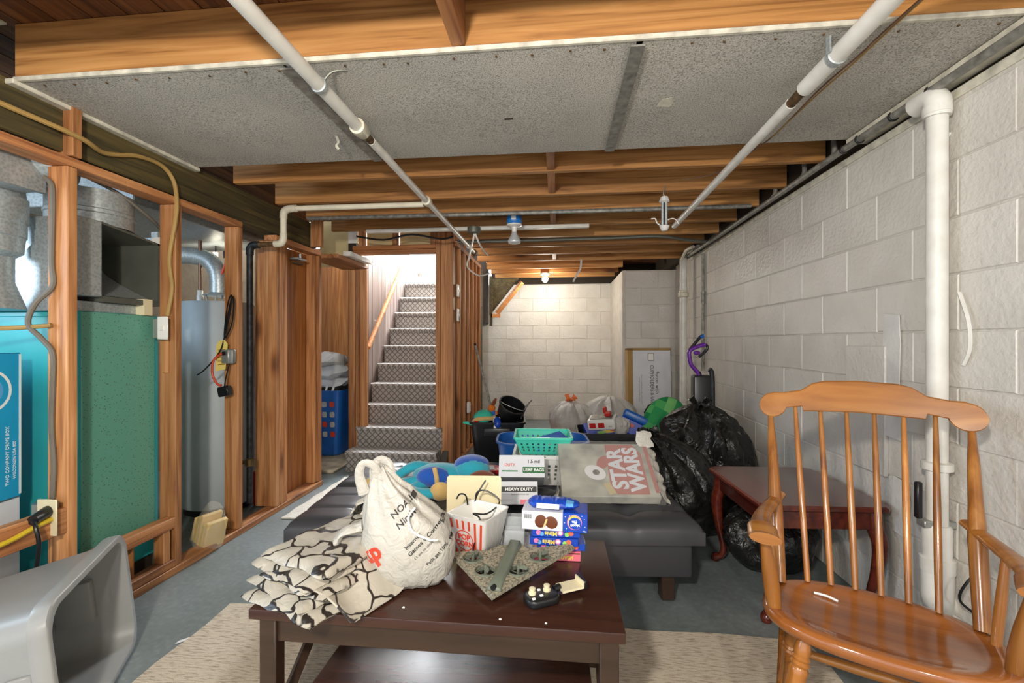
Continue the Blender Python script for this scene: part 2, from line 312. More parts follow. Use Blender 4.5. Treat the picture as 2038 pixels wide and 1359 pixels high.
# ------------------------------------------------------------------ mesh helpers
class B:
    def __init__(self): self.bm = bmesh.new()
    def face(self, vs):
        try: return self.bm.faces.new(vs)
        except ValueError: return None
    def box(self, x0, x1, y0, y1, z0, z1, T=None):
        p = [Vector(q) for q in ((x0, y0, z0), (x1, y0, z0), (x1, y1, z0), (x0, y1, z0), (x0, y0, z1), (x1, y0, z1), (x1, y1, z1), (x0, y1, z1))]
        if T: p = [T @ q for q in p]
        v = [self.bm.verts.new(q) for q in p]
        for f in ((0, 3, 2, 1), (4, 5, 6, 7), (0, 1, 5, 4), (1, 2, 6, 5), (2, 3, 7, 6), (3, 0, 4, 7)): self.face([v[i] for i in f])
        return self
    def loft(self, rings, cap=True, closed=True):
        vr = [[self.bm.verts.new(p) for p in r] for r in rings]; n = len(vr[0])
        for a, b in zip(vr, vr[1:]):
            for i in range(n if closed else n - 1):
                j = (i + 1) % n; self.face([a[i], a[j], b[j], b[i]])
        if cap and closed: self.face(vr[0][::-1]); self.face(vr[-1])
        return self
    def prism(self, poly, z0, z1, T=None):
        T = T or Matrix()
        return self.loft([[T @ Vector((x, y, z)) for x, y in poly] for z in (z0, z1)])
    def lathe(self, prof, n=20, T=None, cap=True):
        T = T or Matrix()
        return self.loft([[T @ Vector((r * math.cos(2 * math.pi * i / n), r * math.sin(2 * math.pi * i / n), z)) for i in range(n)] for r, z in prof], cap)
    def cyl(self, p0, p1, r0, r1=None, n=16, cap=True):
        p0, p1 = Vector(p0), Vector(p1); d = p1 - p0; q = d.to_track_quat('Z', 'Y').to_matrix().to_4x4(); q.translation = p0
        return self.lathe([(r0, 0), (r0 if r1 is None else r1, d.length)], n, q, cap)
    def turned(self, p0, p1, prof, n=14):
        p0, p1 = Vector(p0), Vector(p1); d = p1 - p0; q = d.to_track_quat('Z', 'Y').to_matrix().to_4x4(); q.translation = p0
        return self.lathe([(r, t * d.length) for r, t in prof], n, q)
    def tube(self, pts, r, n=8, sub=5, cap=True, flat=1):
        P = [Vector(p) for p in pts]; rs = r if isinstance(r, (list, tuple)) else [r] * len(P)
        if sub > 1 and len(P) > 2:
            Q, S = [], []
            for i in range(len(P) - 1):
                a, b, c, d = P[max(i - 1, 0)], P[i], P[i + 1], P[min(i + 2, len(P) - 1)]
                for k in range(sub):
                    t = k / sub
                    Q.append(.5 * ((2 * b) + (c - a) * t + (2 * a - 5 * b + 4 * c - d) * t * t + (3 * b - a - 3 * c + d) * t ** 3)); S.append(rs[i] + (rs[i + 1] - rs[i]) * t)
            Q.append(P[-1]); S.append(rs[-1]); P, rs = Q, S
        rings = []; up = None
        for i, p in enumerate(P):
            d = (P[min(i + 1, len(P) - 1)] - P[max(i - 1, 0)]).normalized()
            if up is None: up = Vector((0, 0, 1)) if abs(d.z) < .9 else Vector((0, 1, 0))
            x = up.cross(d)
            x = x.normalized() if x.length > 1e-6 else Vector((1, 0, 0)); y = d.cross(x).normalized(); up = y
            rings.append([p + x * rs[i] * math.cos(2 * math.pi * k / n) + y * rs[i] * flat * math.sin(2 * math.pi * k / n) for k in range(n)])
        return self.loft(rings, cap)
    def grid(self, fn, nu, nv):
        v = [[self.bm.verts.new(fn(i / nu, j / nv)) for j in range(nv + 1)] for i in range(nu + 1)]
        for i in range(nu):
            for j in range(nv): self.face([v[i][j], v[i + 1][j], v[i + 1][j + 1], v[i][j + 1]])
        return self
    def ball(self, c, r, nu=14, nv=10, T=None):
        c = Vector(c); r = (r, r, r) if not isinstance(r, (list, tuple)) else r; T = T or Matrix()
        return self.loft([[T @ (c + Vector((r[0] * math.sin(a) * math.cos(2 * math.pi * i / nu), r[1] * math.sin(a) * math.sin(2 * math.pi * i / nu), -r[2] * math.cos(a)))) for i in range(nu)]
                          for a in [math.pi * (k + .12) / (nv + .24) for k in range(nv + 1)]])
    def bevel(self, w, seg=2, ang=30):
        bmesh.ops.recalc_face_normals(self.bm, faces=self.bm.faces[:])
        e = [e for e in self.bm.edges if len(e.link_faces) == 2 and e.calc_face_angle(0) > R(ang)]
        bmesh.ops.bevel(self.bm, geom=e, offset=w, segments=seg, affect='EDGES', profile=.5, clamp_overlap=True); return self
    def solid(self, t):
        self.bm.normal_update(); bmesh.ops.solidify(self.bm, geom=self.bm.faces[:], thickness=t); return self
    def noise(self, amp, sc, seed=0):
        for v in self.bm.verts: v.co += Vector(noise.noise_vector(v.co * sc + Vector((seed, seed * 2, seed * 3)))) * amp
        return self
    def mesh(self, name, mat, smooth=40):
        bmesh.ops.recalc_face_normals(self.bm, faces=self.bm.faces[:])
        me = bpy.data.meshes.new(name); self.bm.to_mesh(me); self.bm.free()
        me.materials.append(M[mat] if isinstance(mat, str) else mat)
        if smooth:
            me.polygons.foreach_set('use_smooth', [True] * len(me.polygons)); me.set_sharp_from_angle(angle=R(smooth))
        return me
    def ob(self, name, mat, parent=None, smooth=40, label=None):
        return link(name, self.mesh(name, mat, smooth), parent, label)
def link(name, me, parent=None, label=None):
    o = bpy.data.objects.new(name, me); COL.objects.link(o)
    if parent: o.parent = parent
    if label: o['label'] = label
    return o
def tag(o, label, cat, group=None):
    o['label'] = label; o['category'] = cat
    if group: o['group'] = group
    return o
def thing(name, label, cat, loc=(0, 0, 0), rz=0, group=None, rot=None):
    o = bpy.data.objects.new(name, None); COL.objects.link(o); o.empty_display_size = .1
    o.location = loc; o.rotation_euler = rot or (0, 0, rz); return tag(o, label, cat, group)
def struct(o): o['kind'] = 'structure'; return o
def sroot(name):
    o = bpy.data.objects.new(name, None); COL.objects.link(o); return struct(o)
def place(o, loc, rz=0, rot=None): o.location = loc; o.rotation_euler = rot or (0, 0, rz); return o
def Tm(loc=(0, 0, 0), rot=(0, 0, 0)): return Matrix.Translation(loc) @ Euler(rot).to_matrix().to_4x4()
FRONT = (R(90), 0, 0)      # a flat thing drawn in x, y faces -Y
RIGHT = (R(90), 0, R(90))  # faces +X
def text(s, size, mat, parent, loc, rot=FRONT, sx=1, depth=.0004, bold=0, name='lettering', bvh=None, align='CENTER', shear=0):
    cu = bpy.data.curves.new('t', 'FONT'); cu.body = s; cu.size = size; cu.align_x = align; cu.align_y = 'CENTER'; cu.extrude = depth; cu.offset = bold; cu.shear = shear; cu.resolution_u = 3
    to = bpy.data.objects.new('t', cu); COL.objects.link(to)
    dg = bpy.context.evaluated_depsgraph_get(); me = bpy.data.meshes.new_from_object(to.evaluated_get(dg))
    bpy.data.objects.remove(to)
    T = Tm(loc, rot) @ Matrix.Diagonal((sx, 1, 1, 1)); me.transform(T); me.materials.clear(); me.materials.append(M[mat])
    return link(name, me, parent)
def strip(parent, mat, loc, w, h, rot=FRONT, name='print', d=.0006, r=0, n=6):
    b = B()
    if r:
        pts = []
        for cx, cy, a0 in ((w / 2 - r, h / 2 - r, 0), (-w / 2 + r, h / 2 - r, 90), (-w / 2 + r, -h / 2 + r, 180), (w / 2 - r, -h / 2 + r, 270)):
            for k in range(n + 1): a = R(a0 + 90 * k / n); pts.append((cx + r * math.cos(a), cy + r * math.sin(a)))
        b.prism(pts, 0, d, Tm(loc, rot))
    else: b.box(-w / 2, w / 2, -h / 2, h / 2, 0, d, Tm(loc, rot))
    return b.ob(name, mat, parent, 0)
def disc(parent, mat, loc, rx, ry, rot=FRONT, name='print', d=.0006, n=24):
    return B().prism([(rx * math.cos(2 * math.pi * k / n), ry * math.sin(2 * math.pi * k / n)) for k in range(n)], 0, d, Tm(loc, rot)).ob(name, mat, parent, 0)
def carton(name, mat, parent, x0, x1, y0, y1, z0, z1, bev=.0015): return B().box(x0, x1, y0, y1, z0, z1).bevel(bev, 1).ob(name, mat, parent)
def rrect(w, d, r, n=5):
    pts = []
    for cx, cy, a0 in ((w / 2 - r, d / 2 - r, 0), (-w / 2 + r, d / 2 - r, 90), (-w / 2 + r, -d / 2 + r, 180), (w / 2 - r, -d / 2 + r, 270)):
        for k in range(n + 1): a = R(a0 + 90 * k / n); pts.append((cx + r * math.cos(a), cy + r * math.sin(a)))
    return pts
def tub(w0, d0, w1, d1, h, t=.006, r=.04, lip=.012):
    """open container: rings up the outside, over the lip, down the inside"""
    b = B(); rg = lambda w, d, z, rr=r: [Vector((x, y, z)) for x, y in rrect(w, d, max(.004, min(rr, w / 2.1, d / 2.1)))]
    b.loft([rg(w0 - .02, d0 - .02, 0), rg(w0, d0, .01), rg(w1, d1, h - lip), rg(w1 + 2 * lip, d1 + 2 * lip, h - lip), rg(w1 + 2 * lip, d1 + 2 * lip, h), rg(w1 - t, d1 - t, h), rg(w0 - 2 * t, d0 - 2 * t, t)])
    return b

# ------------------------------------------------------------------ the setting
XL, XR, YB, ZC = -1.93, 1.41, 6.75, 2.13      # partition face, block wall face, back wall face, underside of the joists
struct(B().box(-3.7, 1.7, -2.2, 6.95, -.1, 0).ob('floor', 'floor', smooth=0))
def block_mesh(w, h, d=.006):
    b = B(); c = .003
    rg = lambda e, y: [Vector((x, y, z)) for x, z in ((-w / 2 + e, -h / 2 + e), (w / 2 - e, -h / 2 + e), (w / 2 - e, h / 2 - e), (-w / 2 + e, h / 2 - e))]
    b.loft([rg(0, .01), rg(0, -d + c), rg(c, -d)]); return b.mesh('concrete_block', 'block', 0)
BL, BH = .406, .203; JT = .006
FULL = block_mesh(BL - JT, BH - JT); HALF = block_mesh(BL / 2 - JT, BH - JT); CUT = {}
def block_wall(name, x0, x1, z1, T, backing=.15, seed=0, phase=0):
    """local frame: wall runs along x, faces -y, y=0 is the joint plane"""
    rnd = random.Random(seed)
    w = struct(B().box(x0 - .02, x1 + .02, 0, backing, -.02, z1, T).ob(name, 'mortar', smooth=0))
    rows = int(math.ceil(z1 / BH))
    for k in range(rows):
        zc = (k + .5) * BH; hh = BH
        if zc + BH / 2 > z1 + .02: continue
        x = x0 - (BL / 2 if (k + phase) % 2 else 0)
        while x < x1 - .03:
            a, b_ = max(x, x0), min(x + BL, x1); L = b_ - a
            if L > .05:
                key = round(L, 2)
                me = FULL if abs(L - BL) < .004 else HALF if abs(L - BL / 2) < .004 else CUT.setdefault(key, block_mesh(L - JT, BH - JT))
                o = link('concrete_block', me, w)
                o.matrix_local = T @ Matrix.Translation(((a + b_) / 2 + rnd.uniform(-.002, .002), rnd.uniform(0, .0025), zc + rnd.uniform(-.0015, .0015))) @ Euler((0, rnd.uniform(-.006, .006), 0)).to_matrix().to_4x4()
            x += BL
    return w
TR = Matrix(((0, 1, 0, XR), (-1, 0, 0, 0), (0, 0, 1, 0), (0, 0, 0, 1)))   # local x -> -Y world, local y -> +X world
wr = block_wall('wall_right', -6.6, -.55, 2.04, TR, seed=1)
struct(B().box(XR, XR + .15, -2.2, .53, -.02, 2.06).ob('wall_right_rear', 'block', smooth=0))
wb = block_wall('wall_back', -2.0, .80, 2.04, Matrix.Translation((0, YB, 0)), seed=2)
bump_w = block_wall('wall_corner', .80, XR - .012, 2.04, Matrix.Translation((0, 5.54, 0)), backing=1.3, seed=3, phase=1)
TS = Matrix(((0, 1, 0, .80), (-1, 0, 0, 0), (0, 0, 1, 0), (0, 0, 0, 1)))
block_wall('wall_return', -6.73, -5.54, 2.04, TS, backing=.02, seed=4)
# bright repair patches on the right wall
for y, z, w, h in ((2.03, 1.12, .10, .34), (2.02, .86, .12, .16), (1.98, .50, .09, .22)):
    B().prism([(-w / 2, -h / 2), (w / 2 * .8, -h / 2 - .01), (w / 2, h / 2 * .3), (w / 2 * .85, h / 2), (-w / 2 * .9, h / 2 + .01), (-w / 2 * 1.1, 0)], 0, .004, Tm((XR - .0125, y, z), (R(90), 0, R(-90)))).bevel(.002, 1).ob('plaster_patch', 'patch', wr, 0)
B().box(XR - .022, XR - .004, 2.32, 2.06, .60, 1.16).bevel(.004, 1).ob('plaster_pilaster', 'block', wr, 0)
B().box(XR - .01, XR + .14, .4, 5.5, 2.04, 2.075).bevel(.004, 1).ob('sill_board', 'trimwhite', wr, 0)
B().box(XR - .05, XR + .05, .4, 2.22, 2.09, 2.125).bevel(.004, 1).ob('edge_trim', 'trimwhite', wr, 0)
struct(B().box(XR + .005, XR + .15, -2.2, 6.9, 2.076, 2.345).ob('rim_backing_1', 'darkboard', smooth=0)); struct(B().box(-2.0, XR, YB + .05, YB + .15, 2.04, 2.345).ob('rim_backing_2', 'darkboard', smooth=0))  # dark rim backing added to shut out sky above the block walls
# outer shell seen only through gaps
struct(B().box(-3.7, -3.6, -.2, 6.9, 0, 2.32).ob('wall_utility', 'concrete', smooth=0))
struct(B().box(-3.6, -1.97, 5.15, 5.25, 0, 2.3).ob('wall_utility_back', 'plywood', smooth=0))
struct(B().box(-2.0, -1.0, 6.76, 6.9, 2.04, 3.5).ob('wall_upstairs', 'plaster', smooth=0))

# ceiling: boards, joists, felt-faced panels
ceil = sroot('ceiling')
struct(B().box(-3.7, 1.6, -2.2, 4.05, 2.345, 2.40).ob('ceiling_deck', 'darkboard', smooth=0))
struct(B().box(-.97, 1.6, 4.05, 6.95, 2.345, 2.40).ob('ceiling_deck_rear', 'darkboard', smooth=0))
x = -2.75
while x < 1.45:
    y1 = 4.05 if x < -1.0 else 6.72
    B().box(x + .002, x + .136, .35, y1, 2.32, 2.344).ob('subfloor_board', 'subfloor', ceil, 0); x += .14
def joist(y, x0, x1, z0=ZC, z1=2.32): B().box(x0, x1, y, y + .04, z0, z1).bevel(.003, 1).ob('floor_joist', 'joist', ceil, 0)
for y in (.60, 1.01, 1.415, 1.80, 2.16): joist(y, -1.94 if y > 1 else -2.7, 1.40)
for y in (2.50, 2.90, 3.28, 3.67): joist(y, -1.94 + (0.0 if y < 2.6 else 0), 1.40)
for y in (4.06, 4.46, 4.86, 5.25): joist(y, -.95, 1.40)
for y in (5.62, 6.02, 6.40): joist(y, -.9, .80, 2.10)
for y0, y1 in ((1.05, 1.415), (2.54, 2.9), (2.20, 2.50), (3.32, 3.67), (4.9, 5.25)):
    xx = -.06 if y0 > 1.2 else -.34
    B().box(xx, xx + .045, y0, y1, ZC + .005 if y0 > 1.2 else ZC + .0, 2.31).bevel(.003, 1).ob('joist_blocking', 'plate', ceil, 0)
B().box(-2.13, -1.96, .2, 3.47, 1.935, ZC - .002).bevel(.005, 1).ob('girder', 'girder', ceil, 0)
for x0, x1 in ((-1.94, -.925), (-.915, .245), (.265, 1.36)):
    b = B().grid(lambda u, v: Vector((x0 + (x1 - x0) * u, 1.425 + .79 * v, ZC - .009 - .006 * math.sin(math.pi * u) * math.sin(math.pi * v) * random.uniform(.6, 1))), 8, 6)
    b.solid(.007)
    p = b.ob('ceiling_panel', 'panel', ceil, 50)
for x0 in (-.925, .240):
    B().box(x0 - .012, x0 + .032, 1.43, 2.21, ZC - .028, ZC - .022).ob('panel_seam_strip', 'conduit', ceil, 0)
B().box(-1.94, 1.36, 1.408, 1.424, ZC - .018, ZC - .002).bevel(.003, 1).ob('panel_edge', 'trimwhite', ceil, 0)
B().box(-1.962, -1.925, 1.40, 2.24, ZC - .03, ZC - .012).bevel(.003, 1).ob('panel_edge', 'trimwhite', ceil, 0)
for k in range(26):   # nail heads along the two panel edges
    xx = -1.85 + k * .125 + random.uniform(-.03, .03)
    B().cyl((xx, 1.447 + (k % 3) * .004, ZC - .012), (xx, 1.447 + (k % 3) * .004, ZC - .0195), .0042, n=6).ob('nail_head', 'rust', ceil, 0)
B().prism([(-.02, -.02), (.03, -.028), (.05, .0), (.035, .026), (-.01, .03), (-.05, .004)], 0, .002, Tm((-.20, 1.86, ZC - .019))).ob('torn_patch', 'trimwhite', ceil, 0)
B().box(-.222, -.186, 1.852, 1.864, ZC - .021, ZC - .0185).ob('torn_hole', 'darkboard', ceil, 0)
B().prism([(-.02, -.03), (.015, -.04), (.03, .0), (.02, .03), (-.03, .02)], 0, .002, Tm((.42, 1.80, ZC - .019))).ob('torn_patch', 'trimwhite', ceil, 0)
B().tube([(-1.0, 1.94, ZC - .018), (-.985, 1.93, ZC - .05), (-.99, 1.92, ZC - .07), (-.98, 1.925, ZC - .085)], .006, 5).ob('paper_shred', 'trimwhite', ceil, 0)

# left partition of studs
wl = sroot('wall_left')
def stud(y0, y1, z0=.04, z1=1.878, x0=XL - .09, x1=XL, mat='stud', name='stud', par=None):
    return B().box(x0, x1, y0, y1, z0, z1).bevel(.003, 1).ob(name, mat, par or wl, 0)
stud(1.582, 1.62); stud(1.590, 1.628, 1.92, 2.118, XL - .075, XL + .012)
stud(2.085, 2.123); stud(2.53, 2.571)
for y0 in (2.90, 2.945, 2.99): stud(y0, y0 + .04)
stud(2.90, 2.94, .04, 1.878, XL - .155, XL - .092); stud(3.455, 3.496); stud(3.42, 3.452, .04, 1.878, XL - .09, XL - .02)
B().box(XL - .09, XL, 1.0, 2.571, 1.88, 1.916).bevel(.003, 1).ob('top_plate', 'plate', wl, 0)
B().box(XL - .09, XL, 2.90, 3.496, 1.88, 1.916).bevel(.003, 1).ob('top_plate', 'plate', wl, 0)
B().box(XL - .09, XL + .004, 1.56, 3.51, 0, .038).bevel(.003, 1).ob('bottom_plate', 'plate', wl, 0)
B().box(XL - .045, XL,   .7, 1.582, .425, .525).bevel(.003, 1).ob('cross_board', 'plate', wl, 0)
B().box(XL - .06, XL, 1.62, 2.085, .235, .29).bevel(.003, 1).ob('cross_board', 'plate', wl, 0)
B().box(XL - .06, XL, 1.62, 2.085, .04, .08).bevel(.003, 1).ob('cross_board', 'plate', wl, 0)
stud(2.02, 2.06, .08, .235, XL - .06, XL - .005)
stud(1.62, 1.655, .08, .235, XL - .06, XL - .005)
B().box(XL - .12, XL - .03, 1.88, 1.89, .06, .24, Matrix.Rotation(R(0), 4, 'Z')).ob('plywood_scrap', 'plywood', wl, 0)
B().box(XL - .105, XL - .092, 3.03, 3.24, .038, 1.878).ob('plywood_panel', 'plywood', wl, 0)
B().box(XL - .105, XL - .092, 3.243, 3.455, .038, 1.878).ob('plywood_panel', 'plywood', wl, 0)
stud(2.078, 2.0845, 1.02, 1.24, XL - .07, XL - .035)
# doorway frame in front of the stairs
stud(3.36, 3.40, 1.93, 2.25, XL - .02, XL + .07, name='beam_post')
YD = 4.05
stud(YD, YD + .04, 0, 1.86, -1.97, -1.905, par=wl); stud(YD, YD + .04, 0, 1.86, -1.90, -1.862, par=wl); stud(YD, YD + .04, 0, 1.86, -1.858, -1.79, par=wl)
B().box(-2.05, -1.79, 3.50, 4.09, 1.865, 1.90, Tm((0, 0, 0))).bevel(.003, 1).ob('side_header', 'plate', wl, 0)
B().box(-1.81, -1.74, 3.62, 4.06, 1.905, 1.945).bevel(.004, 1).ob('white_ledge', 'whitepipe', wl, 0)
B().box(-1.93, -1.127, YD, YD + .09, 2.045, 2.083).bevel(.003, 1).ob('door_header', 'headerwood', wl, 0)
B().box(-1.93, -1.127, YD + .01, YD + .09, 2.005, 2.043).bevel(.003, 1).ob('door_header', 'headerwood', wl, 0)
for x0, w in ((-1.87, .05), (-1.545, .05), (-1.18, .05)):
    stud(YD + .01, YD + .06, 2.085, 2.30, x0, x0 + w, par=wl)
for x0, x1 in ((-1.93, -1.872), (-1.818, -1.547), (-1.493, -1.182)):
    B().box(x0, x1, YD + .065, YD + .08, 2.085, 2.34).ob('cream_panel', 'creamboard', wl, 0)
B().box(-2.3, -1.874, YD + .085, YD + .10, 1.905, 2.345).ob('cream_panel', 'creamboard', wl, 0)  # extra backing panel added to close the bright gap beside the header
B().box(-1.06, -1.045, 5.55, 6.74, 1.45, 2.345).ob('stairwell_sheathing', 'darkboard', wl, 0)  # dark sheet added past the studs to block light leaking from the stairwell
for x0, x1 in ((-1.127, -1.083), (-1.08, -.962)): stud(YD, YD + .09, 0, 2.31, x0, x1, name='post', par=wl)
for k in range(6):
    y = 4.30 + k * .225
    stud(y, y + .04, .04, 2.12, -1.04, -.95, par=wl, mat='stud')
B().box(-1.04, -.945, 4.14, 5.50, 0, .038).bevel(.003, 1).ob('bottom_plate', 'plate', wl, 0)
B().box(-1.04, -.945, 4.14, 5.55, 2.085, 2.125).bevel(.003, 1).ob('top_plate', 'plate', wl, 0)
B().box(-1.06, -1.045, 4.14, 5.55, .04, 2.3).ob('stairwell_sheathing', 'darkboard', wl, 0)
B().box(-1.03, -.94, 5.47, 5.54, 0, 2.12).bevel(.003, 1).ob('end_post', 'girder', wl, 0)
# stair wall: panelling below, plaster above
ws = sroot('wall_stair')
k = 0; y = 4.10
while y < 6.72:
    w = .10 if k % 3 else .145
    B().box(-1.92, -1.90, y + .0025, min(y + w, 6.74) - .0025, 0, 2.115).bevel(.002, 1).ob('panelling_board', 'panelling', ws, 0); y += w; k += 1
B().box(-1.99, -1.921, 4.09, 6.75, 0, 2.115).ob('panelling_back', 'darkboard', ws, 0)
B().box(-1.99, -1.90, 4.09, 6.75, 2.118, 3.5).ob('plaster_wall', 'plaster', ws, 0)
B().box(-1.0, -.97, 4.14, 6.75, 2.41, 3.5).ob('plaster_wall', 'plaster', ws, 0)
B().box(-2.0, -.97, 4.06, 6.9, 3.5, 3.55).ob('plaster_ceiling', 'plaster', ws, 0)
B().box(-2.0, -.97, 4.05, 4.13, 2.41, 3.5).ob('plaster_wall', 'plaster', ws, 0)

# ------------------------------------------------------------------ stairs
st = thing('staircase', 'grey carpeted staircase climbing behind the open doorway to the bright upstairs', 'stairs', (0, 3.86, 0))
RS, TD = .19, .168
for i in range(10):
    y0, z1 = i * TD, (i + 1) * RS
    pr = [(y0 + .022, z1 - RS), (y0 + .022, z1 - .045), (y0 + .004, z1 - .04), (y0 - .006, z1 - .024), (y0 - .004, z1 - .008), (y0 + .008, z1)]
    pr += [(y0 + TD + .04, z1), (y0 + TD + .04, z1 - RS)]
    x0 = -1.90 if i == 0 else -1.897
    B().loft([[Vector((x, a, b)) for a, b in pr] for x in (x0 + (.012 if i else -.01), -1.07 if i == 0 else -1.062)]).ob('step', 'stepcarpet', st, 35)
B().box(-1.885, -1.062, 10 * TD + .02, 10 * TD + 1.2, 1.86, 1.90 + .03).ob('landing', 'stepcarpet', st, 0)
B().loft([[Vector((x, a, b)) for a, b in ((.03, 0), (10 * TD, 1.76), (10 * TD, 1.5), (.3, 0))] for x in (-1.06, -1.005)]).ob('stringer', 'galv_dark', st, 0)
hr = thing('handrail', 'slanting round wooden handrail on the panelled stair wall', 'handrail', (-1.82, 4.15, 0))
B().tube([(0, 0, 1.12), (0, 1.22, 2.33)], .024, 12, 1).ob('rail', 'rail', hr)
for t in (.28, .85): B().tube([(0, 1.22 * t, 1.12 + 1.21 * t - .02), (-.03, 1.22 * t, 1.12 + 1.21 * t - .06), (-.078, 1.22 * t, 1.12 + 1.21 * t - .06)], .007, 6, 3).ob('bracket', 'whiteplastic', hr)
hb = B(); hb.ball((0, 0, 0), (.12, .06, .10), 18, 12); hb.noise(.05, 14, 3)
tag(place(hb.ob('hanging_bag', 'whitebag'), (-1.83, 6.0, 2.16)), 'pale crumpled bag hanging at the top of the stairs', 'bag')

# ------------------------------------------------------------------ pipes, cables and lamps of the ceiling and walls
def single(b, name, mat, label, cat, smooth=40, group=None): return tag(b.ob(name, mat, None, smooth), label, cat, group)
pl = thing('water_pipe', 'white painted pipe crossing the ceiling towards the stud wall post, left of the other', 'pipe', (-.82, 0, 2.065))
B().cyl((0, .5, 0), (0, 1.77, 0), .024, n=18).ob('pipe_run', 'whitepipe', pl)
B().lathe([(.027, 0), (.033, .004), (.033, .04), (.028, .05), (.028, .07), (.024, .075)], 18, Tm((0, 1.755, 0), (R(-90), 0, 0))).ob('coupling', 'creampipe', pl)
B().cyl((0, 1.82, 0), (0, 1.90, 0), .0165, n=14).ob('bare_section', 'rust', pl)
B().cyl((0, 1.90, 0), (0, 4.34, -.005), .0185, n=14).ob('pipe_run', 'whitepipe', pl)
B().lathe([(.02, 0), (.024, .003), (.024, .02), (.02, .023)], 12, Tm((0, 4.05, -.004), (R(-90), 0, 0))).ob('coupling', 'whitepipe', pl)
B().cyl((0, 4.34, -.005), (.0, 4.40, -.006), .03, n=14).ob('pipe_end', 'rust', pl)
B().lathe([(.0255, 0), (.028, .002), (.028, .02), (.0255, .022)], 16, Tm((0, 1.46, 0), (R(-90), 0, 0))).ob('hanger_strap', 'galv', pl)
B().tube([(.02, 1.47, .02), (.05, 1.47, .045), (.10, 1.48, .052)], .004, 6, 3).ob('hanger_wire', 'galv_dark', pl)
br = thing('branch_pipe', 'cream painted pipe branching left from the ceiling pipe and dropping by the studs', 'pipe', (0, 2.75, 0))
B().tube([(-.842, 0, 2.045), (-1.70, 0, 2.045)], .0175, 12, 1).ob('pipe_run', 'creampipe', br)
B().tube([(-1.69, 0, 2.045), (-1.745, 0, 2.043), (-1.775, 0, 2.025), (-1.78, 0, 1.98)], .0235, 12, 4).ob('elbow', 'creampipe', br)
B().tube([(-1.78, 0, 1.99), (-1.78, 0, 1.86)], .0195, 12, 1).ob('drop_pipe', 'creampipe', br)
B().tube([(-1.78, 0, 1.885), (-1.782, 0, 1.845), (-1.80, 0, 1.82), (-1.84, 0, 1.818)], .0225, 12, 4).ob('elbow', 'creampipe', br)
B().cyl((-1.84, 0, 1.818), (-1.965, 0, 1.815), .0165, n=12).ob('pipe_run', 'rust', br)
B().tube([(-1.95, 0, 1.815), (-1.992, 0, 1.812), (-2.012, 0, 1.79), (-2.015, 0, 1.75)], .024, 12, 4).ob('elbow', 'blackpipe', br)
B().cyl((-2.015, 0, 1.77), (-2.015, 0, .12), .019, n=12).ob('drop_pipe', 'blackpipe', br)
B().lathe([(.022, 0), (.028, .004), (.028, .05), (.022, .054)], 12, Tm((-2.015, 0, .36))).ob('coupling', 'brass', br)
B().cyl((-2.015, 0, .385), (-2.12, 0, .385), .014, n=10).ob('side_valve', 'brass', br)
tee = B().lathe([(.023, 0), (.029, .004), (.029, .05), (.023, .054)], 14, Tm((-.82, -.027, 2.063), (R(-90), 0, 0))); tee.ob('tee', 'creampipe', br)
p2 = thing('water_pipe', 'thick white painted pipe crossing the ceiling near the block wall', 'pipe', (.86, 0, 2.065))
B().cyl((-.005, .5, 0), (0, 1.66, 0), .027, n=18).ob('pipe_run', 'whitepipe', p2)
B().cyl((0, 1.66, 0), (.003, 1.76, 0), .0175, n=14).ob('bare_section', 'rust', p2)
B().cyl((.003, 1.76, 0), (.02, 3.50, -.01), .0205, n=14).ob('pipe_run', 'whitepipe', p2)
B().lathe([(.0285, 0), (.031, .002), (.031, .022), (.0285, .024)], 16, Tm((0, 1.47, 0), (R(-90), 0, 0))).ob('hanger_strap', 'galv', p2)
B().box(-.035, -.03, 1.455, 1.475, .0, .05).ob('hanger_strap', 'galv', p2)
single(B().tube([(.99, .95, 2.1), (.965, 1.42, 2.10), (.95, 1.5, 2.085), (.93, 1.7, 2.08), (.935, 2.0, 2.075), (.92, 2.2, 2.08), (.85, 2.52, 2.09), (.70, 2.62, 2.10)], .0035, 6), 'bell_wire', 'copper', 'thin brown twisted wire running beside the thick ceiling pipe', 'wire')
single(B().tube([(.985, .95, 2.1), (.975, 1.42, 2.10), (.955, 1.56, 2.083), (.94, 1.72, 2.078), (.93, 2.06, 2.072)], .003, 6), 'bell_wire', 'romex', 'short tan wire ending loose under the ceiling panel', 'wire')
cw = thing('wall_conduit', 'grey conduit strapped along the top of the block wall', 'conduit', (1.335, 0, 2.06))
B().tube([(0, .6, .02), (0, 1.5, .02), (0, 2.3, .02), (.0, 3.0, .01), (0, 4.2, .0), (0, 4.75, .0)], .016, 10, 4).ob('conduit_run', 'conduit', cw)
for y in (1.75, 1.93, 2.13, 2.24): B().lathe([(.019, 0), (.021, .001), (.021, .008), (.019, .009)], 12, Tm((0, y, .02), (R(-90), 0, 0))).ob('zip_tie', 'blackplastic', cw)
B().box(-.012, .075, .6, 2.21, .028, .05).bevel(.003, 1).ob('ledge_board', 'trimwhite', cw, 0)
for y in (2.35, 2.62, 2.95): B().tube([(0, y, .02), (.02, y, .06), (.02, y + .02, .20)], .012, 8, 3).ob('riser_stub', 'conduit', cw)
vp = thing('drain_pipe', 'tall white drain pipe standing against the block wall behind the rocking chair', 'pipe', (1.345, 1.74, 0))
B().cyl((0, 0, .40), (0, 0, 2.0), .031, n=20).ob('stack', 'whitepipe', vp)
B().tube([(0, 0, 1.98), (0, 0, 2.035), (.0, .035, 2.06), (0, .09, 2.063)], .04, 16, 4).ob('elbow', 'whitepipe', vp)
B().lathe([(.036, 0), (.042, .004), (.042, .03), (.036, .034)], 20, Tm((0, 0, 1.985))).ob('hub', 'whitepipe', vp)
